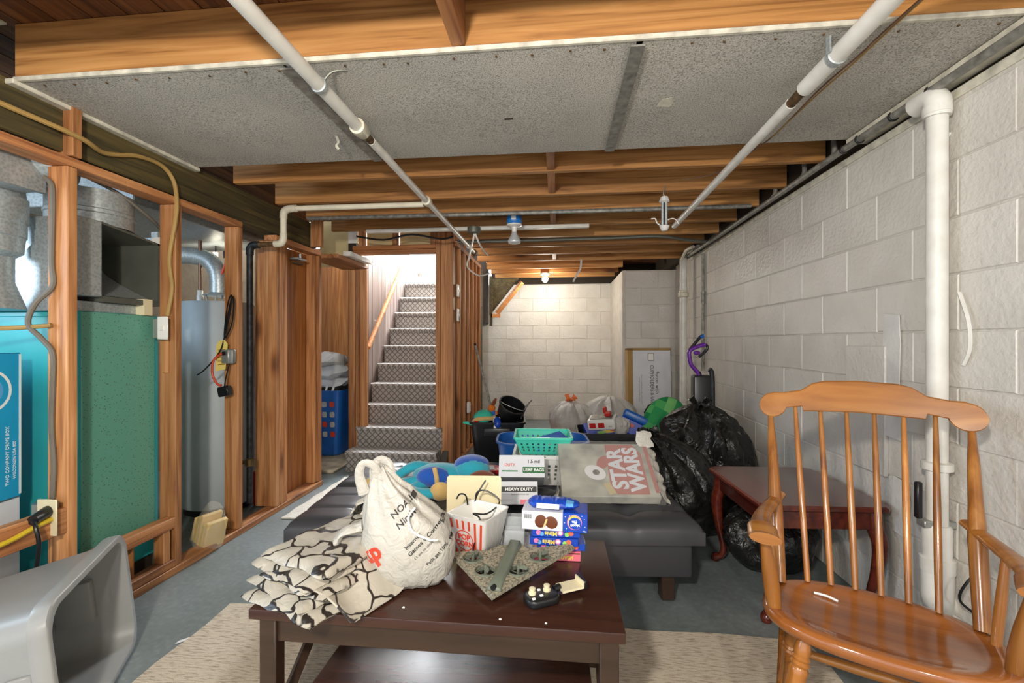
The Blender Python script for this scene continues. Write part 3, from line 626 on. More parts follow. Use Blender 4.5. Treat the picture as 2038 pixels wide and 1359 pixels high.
B().lathe([(.032, 0), (.05, .005), (.05, .05), (.042, .055), (.042, .16), (.036, .17)], 20, Tm((0, 0, .36))).ob('cleanout', 'whitepipe', vp)
B().lathe([(.034, 0), (.045, .005), (.045, .03), (.034, .034)], 20, Tm((0, 0, .72))).ob('hub', 'whitepipe', vp)
B().tube([(0, 0, .38), (0, 0, .31), (.0, -.0, .27), (.03, .03, .24), (.10, .05, .235)], .046, 16, 4).ob('trap', 'whitepipe', vp)
B().box(-.055, .05, -.02, .02, .52, .545).bevel(.003, 1).ob('valve_body', 'boxmetal', vp)
B().box(-.075, -.055, -.015, .005, .55, .68).bevel(.004, 1).ob('lever', 'blackplastic', vp)
single(B().tube([(1.40, 1.76, 1.93), (1.36, 1.79, 1.78), (1.39, 1.80, 1.66), (1.385, 1.78, 1.52), (1.395, 1.77, 1.40)], .007, 6), 'white_cable', 'whitepipe', 'white cable dangling from the wall top right of the drain pipe', 'cable')
single(B().tube([(1.385, 1.70, 1.35), (1.38, 1.66, 1.25), (1.385, 1.66, 1.16), (1.39, 1.69, 1.10)], .006, 6), 'white_cable', 'whitepipe', 'short bowed white cable on the wall left of the drain pipe', 'cable')
single(B().tube([(1.375, 1.60, .44), (1.33, 1.60, .40), (1.32, 1.62, .33), (1.37, 1.63, .28), (1.39, 1.64, .25)], .004, 6), 'thin_tube', 'blackplastic', 'thin dark tube curling beside the drain trap', 'tube')
vq = thing('vent_pipe', 'white pipe with a collar standing at the far end of the block wall', 'pipe', (1.31, 4.85, 0))
B().cyl((0, 0, .0), (0, 0, 2.05), .036, n=18).ob('stack', 'whitepipe', vq)
B().lathe([(.038, 0), (.052, .006), (.052, .05), (.044, .055), (.044, .07), (.038, .075)], 18, Tm((0, 0, 1.64))).ob('collar', 'creampipe', vq)
B().tube([(0, 0, 2.04), (.02, 0, 2.09), (.06, -.06, 2.10), (.06, -.3, 2.10)], .03, 12, 4).ob('elbow', 'conduit', vq)
B().tube([(-.02, -.02, 2.03), (-.03, -.22, 2.09), (.0, -.35, 2.10)], .016, 10, 4).ob('brace_pipe', 'creampipe', vq)
wp = thing('wall_conduit', 'slim vertical conduit with a coupling on the far part of the block wall', 'conduit', (1.385, 4.45, 0))
B().cyl((0, 0, .9), (0, 0, 2.02), .014, n=10).ob('conduit_run', 'conduit', wp); B().cyl((0, 0, 1.54), (0, 0, 1.66), .021, n=12).ob('coupling', 'conduit', wp)
single(B().tube([(-1.9, 3.24, 2.118), (-.4, 3.23, 2.112), (.6, 3.24, 2.115), (1.33, 3.25, 2.12)], .016, 8), 'ceiling_conduit', 'conduit', 'long dark conduit under the third bare joist', 'conduit')
single(B().tube([(-.9, 4.0, 2.085), (-.2, 4.02, 2.09), (.5, 4.0, 2.09), (.85, 3.95, 2.085), (1.1, 4.0, 2.06), (1.3, 4.1, 2.06)], .014, 8), 'flexible_conduit', 'galv_dark', 'flexible metal conduit sagging below the far joists', 'conduit')
single(B().box(-1.6, .25, 3.60, 3.64, 2.09, 2.12).bevel(.004, 1), 'light_rail', 'whitepipe', 'long pale metal channel across the joists before the doorway', 'channel', 0)
single(B().tube([(-1.75, 3.75, 2.10), (-1.5, 3.74, 2.06), (-1.25, 3.74, 2.10), (-1.0, 3.76, 2.06), (-.9, 3.8, 2.09)], .009, 6), 'black_cable', 'blackplastic', 'loose black cable lying over the door header', 'cable')
# hanging clear tube lamp, blue box lamp, lit bulb
hl = thing('hanging_tube_lamp', 'clear tube with white caps hanging upright by wires from the joists', 'lamp', (.66, 2.865, 0))
for dx in (-.011, .011): B().cyl((dx, 0, 1.895), (dx, 0, 2.055), .0085, n=10).ob('tube', 'galv', hl)
B().cyl((-.001, .0, 1.895), (-.001, 0, 2.055), .004, n=6).ob('core', 'blackplastic', hl)
B().lathe([(.02, 0), (.033, .006), (.03, .012), (.022, .034), (.012, .038)], 8, Tm((0, 0, 2.045))).ob('end_cap', 'whiteplastic', hl)
B().lathe([(.012, 0), (.02, .004), (.03, .026), (.033, .03), (.02, .036)], 8, Tm((0, 0, 1.868))).ob('end_cap', 'whiteplastic', hl)
B().tube([(0, 0, 2.08), (-.005, 0, 2.11), (.01, .02, 2.14), (.012, .038, 2.16)], .003, 5).ob('wire', 'galv', hl)
B().tube([(-.02, 0, 1.90), (-.045, 0, 1.92), (-.055, 0, 1.945), (-.08, 0, 1.945)], .004, 5).ob('lead', 'whiteplastic', hl)
B().tube([(.02, 0, 1.935), (.05, 0, 1.945), (.075, 0, 1.93), (.085, 0, 1.91)], .003, 5).ob('lead', 'whiteplastic', hl)
fx = thing('ceiling_lamp', 'blue junction box with an unlit reflector bulb under the joists', 'lamp', (-.33, 3.40, 0))
B().lathe([(.05, 0), (.058, .01), (.058, .055), (.05, .06)], 16, Tm((0, 0, 2.075))).ob('junction_box', 'fixblue', fx)
strip(fx, 'carton_white', (0, -.0595, 2.11), .035, .03, name='box_label')
B().lathe([(.03, 0), (.058, .012), (.06, .02), (.05, .024)], 18, Tm((0, 0, 2.052))).ob('canopy', 'whiteplastic', fx)
B().lathe([(.018, 0), (.02, .03), (.024, .05)], 14, Tm((0, 0, 2.005))).ob('socket', 'whiteplastic', fx)
B().lathe([(.045, 0), (.05, .006), (.05, .02), (.036, .045), (.022, .07), (.02, .085)], 18, Tm((0, 0, 1.93))).ob('bulb', 'glassbulb', fx)
lb = thing('lit_bulb_lamp', 'glowing bare bulb under the joists of the far alcove', 'lamp', (-.17, 6.05, 0))
B().lathe([(.06, 0), (.065, .01), (.06, .03)], 16, Tm((0, 0, 2.075))).ob('holder', 'whiteplastic', lb)
B().ball((0, 0, 2.025), (.042, .042, .05)).ob('bulb', 'bulb_on', lb)
light('alcove_bulb_light', 'POINT', (-.17, 5.98, 1.93), 19, (1, .94, .82), size=.05)
jb = thing('junction_box', 'round grey junction box with white wires hanging beside the ceiling pipe', 'junction box', (-.68, 3.60, 0))
B().lathe([(.03, 0), (.05, .006), (.055, .03), (.055, .05)], 12, Tm((0, 0, 2.06))).ob('box', 'galv_dark', jb)
B().tube([(.01, 0, 2.06), (.03, .05, 2.0), (.04, .2, 1.97), (.06, .35, 1.95)], .008, 6).ob('wire', 'whiteplastic', jb)
B().tube([(0, 0, 2.06), (-.03, .1, 2.02), (-.10, .3, 1.93), (-.14, .42, 1.86), (-.06, .55, 1.80), (.02, .7, 1.84)], .007, 6).ob('wire', 'whiteplastic', jb)
single(B().tube([(.27, 5.2, 2.12), (.26, 5.24, 2.02), (.22, 5.28, 1.96), (.18, 5.3, 1.88)], .012, 6), 'hanging_strap', 'whiteplastic', 'white strap dangling from the joist before the alcove', 'strap')
# under-stair slope beyond the stud wall
us = thing('under_stair_frame', 'slanting timber frame under the stairs beside the alcove', 'frame', (-.86, 5.75, 0))
B().tube([(0, .55, 1.58), (.36, .55, 2.02)], .035, 4, 1).ob('sloping_brace', 'rail', us, 0)
B().box(-.10, -.06, .5, .54, 1.4, 2.1).ob('upright', 'girder', us, 0)
B().loft([[Vector((x, y, z)) for x, z in ((-.12, 1.55), (.30, 2.08), (-.12, 2.08))] for y in (.60, .66)]).ob('gusset_board', 'girder', us, 0)
B().box(-.08, .05, .5, .55, 1.52, 1.57).ob('cleat', 'rail', us, 0)
# switch plates on the stair studs
for z, n in ((1.66, 'upper'), (1.43, 'lower')):
    s = thing('switch', f'{n} white wall switch on the first stud right of the door post', 'switch', (-.945, 4.16, z))
    B().box(0, .012, -.035, .035, -.058, .058).bevel(.004, 2).ob('plate', 'whiteplastic', s); B().box(.012, .02, -.006, .006, -.01, .012).ob('toggle', 'whiteplastic', s)
s = thing('wall_outlet', 'white outlet box low on the stair studs above the toy bin', 'outlet', (-.945, 4.62, .49))
B().box(0, .03, -.03, .03, -.055, .055).bevel(.004, 1).ob('box', 'whiteplastic', s); B().box(.03, .033, -.02, .02, -.04, .04).ob('face', 'carton_white', s)

# ------------------------------------------------------------------ utility room behind the studs
fu = thing('furnace', 'teal enamelled furnace with galvanized plenum behind the nearest studs', 'furnace', (-2.05, 1.716, 0))
B().box(-.95, -.004, .004, .40, .10, 1.312).bevel(.006, 1).ob('cabinet', 'teal_front', fu)
B().box(-.012, 0, .02, .375, .246, 1.31).bevel(.003, 1).ob('side_panel', 'teal', fu)
B().box(-.60, -.02, -.012, 0, .16, 1.29).bevel(.004, 1).ob('front_door', 'teal_front', fu)
B().box(-.90, -.02, .05, .38, .0, .10).ob('base', 'darkboard', fu)
# plenum with an open rectangular side mouth
B().box(-.60, -.03, .0, .38, 1.312, 1.36).bevel(.003, 1).ob('collar', 'galv', fu)
B().box(-.62, .01, -.01, .10, 1.38, 1.72).bevel(.004, 1).ob('plenum', 'galv', fu)
B().box(-.62, -.58, .10, .40, 1.38, 1.72).ob('plenum_back', 'galv_dark', fu)
B().box(-.58, .01, .10, .40, 1.36, 1.385).ob('plenum_floor', 'galv_dark', fu)
B().box(-.58, .01, .38, .40, 1.385, 1.68).ob('plenum_side', 'galv_dark', fu)
B().loft([[Vector((x, y, z)) for y, z in ((.10, 1.72), (.40, 1.68), (.40, 1.67), (.10, 1.71))] for x in (-.58, .01)]).ob('plenum_top', 'galv_dark', fu)
B().grid(lambda u, v: Vector((-.02 - .45 * math.sin(v * math.pi / 2) * (1 - .3 * u), .11 + .265 * u, 1.39 + .27 * v - .05 * u * v)), 8, 8).ob('turning_vane', 'galv', fu)
B().loft([[Vector((x, y, z)) for x, z in ((-.62, 1.312), (-.03, 1.312), (-.03, 1.74), (-.40, 1.42))] for y in (-.02, .0)]).bevel(.003, 1).ob('front_transition', 'galv', fu)
B().lathe([(.16, 0), (.16, .05), (.165, .055), (.165, .07), (.16, .075), (.16, .16)], 28, Tm((-.16, .20, 1.715))).ob('round_collar', 'galv', fu)
B().box(-.035, .015, .30, .345, 1.31, 1.39).ob('tape_patch', 'ivory', fu, 0)
rd = thing('round_duct', 'galvanized round duct rising beside the furnace at the left edge', 'duct', (-2.27, 1.555, 0))
B().lathe([(.12, 1.31), (.085, 1.42), (.085, 1.52), (.11, 1.54), (.115, 1.60), (.12, 1.605), (.12, 1.66), (.125, 1.665), (.125, 1.76)], 24).ob('riser', 'galv', rd)
B().tube([(0, 0, 1.75), (0, 0, 1.83), (.04, .03, 1.90), (.10, .06, 1.935), (.22, .12, 1.94)], .118, 20, 4).ob('elbow', 'galv', rd)
B().box(-.20, .03, -.13, -.115, 1.31, 1.46).ob('boot', 'galv', rd)
td = thing('trunk_duct', 'rectangular galvanized trunk duct hung behind the top plate', 'duct', (-2.18, 1.0, 0))
B().box(-.7, .12, .10, .60, 1.78, 1.92).bevel(.004, 1).ob('duct', 'galv', td); B().box(.105, .125, .10, .606, 1.775, 1.925).bevel(.002, 1).ob('end_flange', 'galv', td)
cd = thing('ceiling_duct', 'galvanized duct end tucked against the nearest joist at the upper left corner', 'duct', (-1.99, 1.10, 0))
B().box(-.6, .0, -.2, .305, 2.14, 2.31).bevel(.004, 1).ob('duct', 'galv', cd); B().box(-.6, .03, -.2, .307, 2.312, 2.319).ob('top_board', 'trimwhite', cd, 0)
B().box(-2.9, -2.14, 1.5, 3.4, 1.93, 2.03).bevel(.005, 1)
hd = tag(B().box(-2.95, -2.20, 2.12, 3.3, 1.90, 2.06).bevel(.005, 1).ob('supply_duct', 'galv'), 'wide flat duct running under the joists above the water heater', 'duct')
fl_ = thing('floodlight', 'small white lamp head beside the plenum top', 'lamp', (-2.16, 2.24, 1.72))
B().lathe([(.02, 0), (.03, .05), (.045, .09), (.047, .10), (.03, .098)], 14, Tm((0, 0, 0), (R(110), 0, R(40)))).ob('head', 'whiteplastic', fl_)
B().box(-.06, -.02, .0, .04, .0, .06).ob('bracket', 'galv', fl_)
B().box(-.25, .0, .08, .10, .03, .05).ob('arm', 'galv', fl_)
wh = thing('water_heater', 'pale grey-blue water heater tank standing behind the studs', 'water heater', (-2.42, 2.98, 0))
B().lathe([(.215, .04), (.225, .05), (.225, 1.44), (.218, 1.455), (.0, 1.465)], 40).ob('tank', 'tank', wh)
B().lathe([(.21, 0), (.21, .04)], 30).ob('base', 'blackplastic', wh)
B().lathe([(.055, 1.53), (.095, 1.515), (.10, 1.505), (.055, 1.53)], 24, cap=False).ob('draft_hood', 'galv', wh)
for a in range(4): B().cyl((.07 * math.cos(a * 1.57 + .4), .07 * math.sin(a * 1.57 + .4), 1.46), (.08 * math.cos(a * 1.57 + .4), .08 * math.sin(a * 1.57 + .4), 1.52), .006, n=6).ob('hood_leg', 'galv', wh)
B().tube([(0, 0, 1.52), (0, 0, 1.62), (-.02, -.0, 1.70), (-.09, .0, 1.77), (-.22, .0, 1.80), (-.40, .0, 1.80)], .06, 18, 4).ob('flue_elbow', 'galv', wh)
for dx, m in ((-.12, 'copper'), (.13, 'copper')):
    B().cyl((dx, -.03, 1.46), (dx, -.03, 1.90), .012, n=10).ob('supply_pipe', m, wh)
    B().lathe([(.02, 0), (.022, .02), (.022, .05), (.018, .06), (.018, .09)], 10, Tm((dx, -.03, 1.455))).ob('union', 'whiteplastic', wh)
B().tube([(-.06, .05, 1.95), (.0, .03, 1.94), (.05, .02, 1.90), (.055, .02, 1.83), (.05, .02, 1.62)], .018, 10, 4).ob('gas_pipe', 'blackpipe', wh)
B().cyl((.055, .02, 1.78), (.055, .02, 1.83), .03, n=10).ob('gas_valve', 'blackpipe', wh)
B().cyl((.02, -.02, 1.62), (.14, -.05, 1.84), .009, n=8).ob('relief_rod', 'redcord', wh)
ub = thing('lit_bulb_lamp', 'glaring bare bulb beside the water heater flue', 'lamp', (-2.56, 3.12, 1.76))
B().ball((0, 0, 0), .033).ob('bulb', 'bulb_on', ub); B().cyl((0, 0, .03), (0, 0, .09), .02, n=10).ob('socket', 'whiteplastic', ub); B().cyl((0, 0, .09), (0, 0, .30), .005, n=6).ob('cord', 'blackplastic', ub)
light('utility_bulb_light', 'POINT', (-2.50, 3.02, 1.74), 9, (1, .93, .8), size=.035)
# cartons behind the cross board
cb = thing('blue_carton', 'bright blue carton with white lettering standing at the left edge behind the studs', 'box', (-2.32, 1.32, .56), R(7))
B().box(-.25, .2, -.35, .25, 0, .575).bevel(.003, 1).ob('carton', 'cyanbox', cb)
B().lathe([(.075, .2003), (.085, .2003), (.085, .2008), (.075, .2008)], 28, Tm((0, .13, .43), (0, R(90), 0)), cap=False).ob('ring_print', 'white', cb)
disc(cb, 'bluedot', (.2, .13, .43), .055, .055, RIGHT)
text('TWO COMPANY DRIVE BOX', .018, 'white', cb, (.2003, .20, .17), (R(90), R(-90), R(90))); text('WISCONSIN USA 800', .016, 'white', cb, (.2003, .225, .15), (R(90), R(-90), R(90)))
strip(cb, 'white', (.2003, .245, .29), .008, .56, RIGHT, name='torn_edge')
wc = tag(place(B().box(-.3, .18, -.35, .27, 0, .555).bevel(.004, 1).ob('white_carton', 'carton_white'), (-2.33, 1.32, 0), R(3)), 'white carton under the bright blue one at the left edge', 'box')
cr = thing('plank_crate', 'low crate of pale planks on the floor below the furnace', 'crate', (-2.36, 1.62, 0))
for k in range(3): B().box(-.1, .31, -.012, .012, .005 + k * .045, .047 + k * .045).bevel(.002, 1).ob('plank', 'rail', cr, 0)
# boxes, switches and leads on the studs
s = thing('light_switch', 'white light switch in a metal box on the second stud', 'switch', (-1.975, 2.078, 1.245))
B().box(-.045, .02, -.035, .0, -.05, .05).bevel(.004, 1).ob('metal_box', 'boxmetal', s); B().box(-.012, .045, -.041, -.035, -.055, .06).bevel(.003, 1).ob('plate', 'whiteplastic', s)
B().box(.012, .022, -.055, -.04, -.008, .012).ob('toggle', 'whiteplastic', s)
s = thing('wall_outlet', 'small grey outlet box with a red cord on the third stud', 'outlet', (-1.965, 2.522, 1.09))
B().box(-.03, .035, -.035, .0, -.045, .045).bevel(.012, 2).ob('metal_box', 'boxmetal', s); B().box(-.035, .012, -.042, -.034, -.042, .042).bevel(.003, 1).ob('plate', 'boxmetal', s)
B().box(-.02, .0, -.055, -.04, .008, .03).ob('plug', 'blackplastic', s)
single(B().tube([(-1.985, 2.47, 1.11), (-2.03, 2.46, 1.07), (-2.04, 2.46, .99), (-2.01, 2.46, .93), (-1.985, 2.465, .92)], .007, 8), 'extension_lead', 'redcord', 'short red extension lead looping below the grey outlet', 'cord')
s = thing('cord_connector', 'black three-way plug hanging under the red lead on the third stud', 'connector', (-1.97, 2.47, .89))
B().box(-.035, .035, -.02, .02, -.035, .025, Matrix.Rotation(R(-12), 4, 'Y')).bevel(.006, 1).ob('body', 'blackplastic', s); B().tube([(0, 0, .02), (.01, .0, .08), (.01, .03, .16)], .004, 6).ob('lead', 'blackplastic', s)
b = B()
single(b.tube([(-1.99, 2.50, 1.20), (-1.98, 2.49, 1.26), (-1.955, 2.49, 1.38), (-1.935, 2.49, 1.45), (-1.925, 2.49, 1.40), (-1.94, 2.49, 1.28), (-1.985, 2.49, 1.20), (-1.97, 2.48, 1.32), (-1.95, 2.48, 1.43), (-1.93, 2.48, 1.45), (-1.945, 2.48, 1.34), (-1.985, 2.49, 1.21), (-2.0, 2.47, 1.12), (-2.08, 2.46, 1.02), (-2.13, 2.45, .98)], .0045, 6), 'cable_loop', 'blackplastic', 'thin black cable looped over a nail on the third stud', 'cable')
tg = thing('paper_tag', 'yellow paper tag hanging from the looped cable', 'tag', (-2.005, 2.485, 1.10), 0)
B().prism([(-.035, -.10), (.03, -.085), (.045, .065), (.025, .09), (-.01, .085), (-.028, .06)], 0, .002, Tm((0, 0, 0), FRONT)).ob('card', 'tag', tg, 0)
for k in range(5): strip(tg, 'chocolate', (.005, -.0025, .03 - k * .022), .045, .003, (R(90), R(-4), 0), name='print_line')
s = thing('wall_outlet', 'ivory outlet with a black plug on the nearest stud above the bin', 'outlet', (-1.972, 1.574, .50))
B().box(-.055, .02, -.045, .0, -.055, .055).bevel(.006, 1).ob('metal_box', 'boxmetal', s); B().box(-.018, .066, -.052, -.045, -.065, .075).bevel(.003, 1).ob('plate', 'ivory', s)
B().cyl((.03, -.05, .03), (.055, -.12, .022), .022, .018, 14).ob('plug', 'blackplastic', s); B().box(.0, .03, -.054, -.05, -.035, -.01).ob('socket', 'whiteplastic', s)
single(B().tube([(-1.915, 1.455, .522), (-1.885, 1.44, .50), (-1.88, 1.445, .44), (-1.90, 1.45, .33), (-1.92, 1.45, .22), (-1.95, 1.44, .10), (-1.98, 1.38, .02)], .007, 8), 'power_cord', 'blackplastic', 'black power cord dropping from the ivory outlet to the floor', 'cord')
single(B().tube([(-1.918, .95, .44), (-1.918, 1.15, .48), (-1.918, 1.35, .475), (-1.918, 1.46, .495), (-1.925, 1.52, .50)], .009, 8), 'yellow_cable', 'yellow', 'yellow cable stapled along the cross board to the ivory outlet', 'cable')
single(B().tube([(-2.02, 1.573, 1.83), (-1.99, 1.573, 1.80), (-1.985, 1.573, 1.72), (-1.99, 1.573, 1.5), (-1.985, 1.573, 1.40), (-2.035, 1.553, 1.33), (-2.055, 1.543, 1.25), (-2.02, 1.563, 1.19), (-1.985, 1.573, 1.13), (-1.985, 1.573, 1.0), (-1.99, 1.573, .85), (-1.98, 1.573, .70), (-1.985, 1.573, .56)], .0095, 8), 'grey_cable', 'greycable', 'thick grey cable stapled down the nearest stud', 'cable')
single(B().tube([(-2.4, 1.3, 1.225), (-2.15, 1.5, 1.23), (-2.02, 1.56, 1.24), (-1.99, 1.573, 1.245)], .009, 8), 'tan_cable', 'romex', 'tan cable coming from the left to the nearest stud', 'cable')
single(B().tube([(-1.955, .9, 2.03), (-1.953, 1.35, 2.02), (-1.91, 1.60, 2.0), (-1.94, 1.72, 1.99), (-1.95, 1.80, 2.01), (-1.95, 1.90, 2.045), (-1.948, 2.02, 2.05), (-1.94, 2.08, 2.0), (-1.925, 2.085, 1.91), (-1.92, 2.075, 1.80), (-1.955, 2.075, 1.60), (-1.94, 2.075, 1.45), (-1.965, 2.074, 1.31)], .010, 8), 'cloth_cable', 'romex', 'old tan cable running along the dark girder and down to the light switch', 'cable')
single(B().tube([(-2.10, 1.70, 1.93), (-2.06, 1.9, 1.88), (-2.04, 2.05, 1.80), (-2.10, 2.2, 1.76)], .008, 6), 'grey_cable', 'greycable', 'grey cable sagging between the plenum and the top plate', 'cable')
# wipes of old sponge/paper beside the heater
sb = thing('paper_bundle', 'yellowed bundle of papers in a clear bag on the floor plate by the water heater', 'bundle', (-2.0, 2.36, .04), R(-20))
for k in range(5): B().box(-.06 + k * .026, -.042 + k * .028, -.05, .06, .0, .14 + .02 * (k % 3), Tm((0, 0, 0), (0, R(18), 0))).bevel(.003, 1).ob('sheaf', 'tag' if k % 2 else 'cream', sb, 0)
b = B().lathe([(.075, 0), (.085, .04), (.07, .14), (.045, .20), (.03, .23)], 16, Tm((.02, 0, 0), (0, R(14), 0))); b.noise(.014, 22); b.ob('clear_bag', 'filmclear', sb)
tag(B().box(-1.99, -1.955, 2.44, 2.47, .038, .062).bevel(.002, 1).ob('brass_latch', 'brass'), 'small brass latch lying on the floor plate', 'latch')
# tools seen in the dark gap
bm_ = thing('broom', 'broom leaning in the gap between the stud groups', 'broom', (-2.12, 3.0, 0))
B().cyl((.0, .05, .25), (-.10, .12, 1.15), .014, n=8).ob('handle', 'blackplastic', bm_); B().box(-.06, .06, .0, .08, 0, .25).bevel(.01, 1).ob('head', 'redplastic', bm_)
tag(B().box(-2.32, -2.25, 2.85, 2.95, 1.40, 1.44).bevel(.004, 1).ob('shelf_bracket', 'galv'), 'small metal bracket behind the black pipe', 'bracket')
for i, (x, y, sx, sy, sz) in enumerate(((-2.36, 3.42, .13, .14, .08), (-2.60, 3.62, .17, .14, .15), (-2.72, 3.95, .2, .15, .26))):
    q = B().ball((0, 0, 0), (sx, sy, sz), 14, 8).noise(.05, 6, i); tag(place(q.ob('rubble_stone', 'stone'), (x, y, sz * .8)), ['flat pale rubble stone nearest the black pipe', 'large pale rubble stone behind the stud group', 'tallest pale rubble stone in the dark gap'][i], 'stone', 'rubble stones behind the studs')
# clip on the plywood, laundry hamper and bedding in the closet
dc = thing('door_closer', 'small metal catch under the top plate on the plywood', 'catch', (-1.96, 3.24, 1.80))
B().box(-.05, .02, -.06, .06, 0, .014).bevel(.003, 1).ob('plate', 'galv', dc); B().cyl((0, 0, .014), (0, 0, .05), .01, n=8).ob('stem', 'galv', dc); B().box(-.04, .0, -.045, .045, -.03, -.018).ob('arm', 'rust', dc)
ha = thing('laundry_hamper', 'tall blue plastic laundry hamper with square holes behind the doorway stud', 'hamper', (-2.36, 4.46, .03))
b = tub(.34, .34, .42, .42, .66, .008, .06, .01); b.ob('body', 'bluetub', ha)
for r_ in range(4):
    for c_ in range(4):
        B().prism(rrect(.048, .055, .012, 3), 0, .003, Tm((-.12 + c_ * .08, -.176 - .04 * (.22 + r_ * .10) / .66, .22 + r_ * .10), (R(93.5), 0, 0))).ob('hole', 'whitebag' if (r_ + c_) % 3 else 'popred', ha, 0)
bd = thing('laundry_pile', 'folded white bedding heaped on the blue hamper', 'laundry', (-2.36, 4.48, .70))
for k, (z, m) in enumerate(((.0, 'black'), (.05, 'carton_white'), (.17, 'carton_white'), (.28, 'whitebag'))):
    B().ball((0, 0, z), (.22 - .01 * k, .21, .07), 20, 8).noise(.06, 7, k).ob('folded_sheet', m, bd)
for k in range(3): strip(bd, 'white', (-.02 + k * .07, -.205, -.01), .02, .09, (R(80), R(14), 0), name='stripe', d=.012)
mt_ = tag(place(B().box(-.45, .06, -.5, .5, 0, .03).bevel(.01, 1).noise(.01, 8).ob('floor_mat', 'stone'), (-2.05, 4.3, 0)), 'rough pale mat under the blue hamper', 'mat')

# ------------------------------------------------------------------ rugs
def rug(name, mat, label, x0, x1, y0, y1, t=.012):
    b = B().grid(lambda u, v: Vector((x0 + (x1 - x0) * u + .006 * math.sin(v * 23), y0 + (y1 - y0) * v + .005 * math.sin(u * 31), t)), 40, 20)
    b.solid(t - .001)
    zm = max(v.co.z for v in b.bm.verts)
    for v in b.bm.verts: v.co.z += t - zm
    return tag(b.ob(name, mat, None, 50), label, 'rug')
rug('area_rug', 'rug', 'beige ribbed rug under the dark coffee table', -1.45, .97, .35, 1.86)
rug('runner_rug', 'rug2', 'pale rug under the black futon reaching towards the stairs', -1.83, .2, 2.80, 3.70, .010)
b = B().grid(lambda u, v: Vector((-.35 + .62 * u, 4.75 + .5 * v, .03 + random.uniform(-.012, .02))), 40, 30); b.solid(.015)
tag(b.ob('shag_mat', 'pinkrug', None, 0), 'fluffy pink mat on the floor before the alcove', 'mat')

# ------------------------------------------------------------------ coffee table
ct = thing('coffee_table', 'dark espresso coffee table with a low shelf, covered in clutter', 'coffee table', (-.33, 1.405, 0))
B().box(-.51, .50, -.265, .262, .422, .45).bevel(.003, 2).ob('tabletop', 'espresso', ct)
for sy in (-1, 1): B().box(-.44, .44, sy * .235 - .011, sy * .235 + .011, .355, .421).bevel(.002, 1).ob('apron', 'espresso_frame', ct)
for sx in (-1, 1): B().box(sx * .465 - .011, sx * .465 + .011, -.215, .215, .355, .421).bevel(.002, 1).ob('apron', 'espresso_frame', ct)
for sx in (-1, 1):
    for sy in (-1, 1): B().box(sx * .46 - .024, sx * .46 + .024, sy * .235 - .022, sy * .235 + .022, .013, .4215).bevel(.003, 1).ob('leg', 'espresso_frame', ct)
    B().tube([(sx * .46, -.20, .12), (sx * .46, .205, .40)], .018, 4, 1).ob('side_brace', 'espresso_frame', ct, 0)
B().box(-.436, .436, -.22, .22, .09, .112).bevel(.003, 1).ob('lower_shelf', 'espresso', ct)

# ------------------------------------------------------------------ futon
FA = math.atan2(.16, 1.84)
fu2 = thing('futon', 'black tufted vinyl futon folded flat behind the coffee table', 'futon', (-1.19, 1.84, 0), FA)
def cushion(x0, x1, y0, y1, z0, z1, nx, ny):
    tx = [x0 + (x1 - x0) * (i + 1) / (nx + 1) for i in range(nx)]; ty = [y0 + (y1 - y0) * (j + 1) / (ny + 1) for j in range(ny)]
    def top(u, v):
        x, y = x0 + (x1 - x0) * u, y0 + (y1 - y0) * v
        e = min(u * (x1 - x0), (1 - u) * (x1 - x0), v * (y1 - y0), (1 - v) * (y1 - y0))
        z = z1 + .026 - .045 * math.exp(-e / .02)
        for a in tx:
            z -= .013 * math.exp(-abs(x - a) / .016)
            for q in ty: z -= .030 * math.exp(-((x - a) ** 2 + (y - q) ** 2) / .0022)
        for q in ty: z -= .013 * math.exp(-abs(y - q) / .016)
        return Vector((x, y, z))
    b = B().grid(top, 110, 40)
    bd = [e for e in b.bm.edges if len(e.link_faces) == 1]
    r = bmesh.ops.extrude_edge_only(b.bm, edges=bd)['geom']
    for v in r:
        if isinstance(v, bmesh.types.BMVert): v.co.z = z0
    for v in b.bm.verts:
        if v.co.z == z0: v.co.x = x0 + .01 + (x1 - x0 - .02) * (v.co.x - x0) / (x1 - x0)
    return b
cushion(0, 1.83, 0, .50, .30, .375, 5, 2).ob('seat_cushion', 'leather', fu2, 60)
cushion(0, 1.83, .515, 1.015, .30, .375, 5, 2).ob('back_cushion', 'leather', fu2, 60)
B().box(.05, 1.79, .04, .48, .14, .295).bevel(.012, 2).ob('base_frame', 'leather', fu2); B().box(.05, 1.79, .54, .98, .18, .295).bevel(.012, 2).ob('base_frame', 'leather', fu2)
for x in (.14, 1.70):
    for y in (.12, .88): B().prism([(-.03, -.03), (.03, -.03), (.03, .03), (-.03, .03)], .012, .18, Tm((x, y, 0))).bevel(.004, 1).ob('leg', 'espresso_frame', fu2)

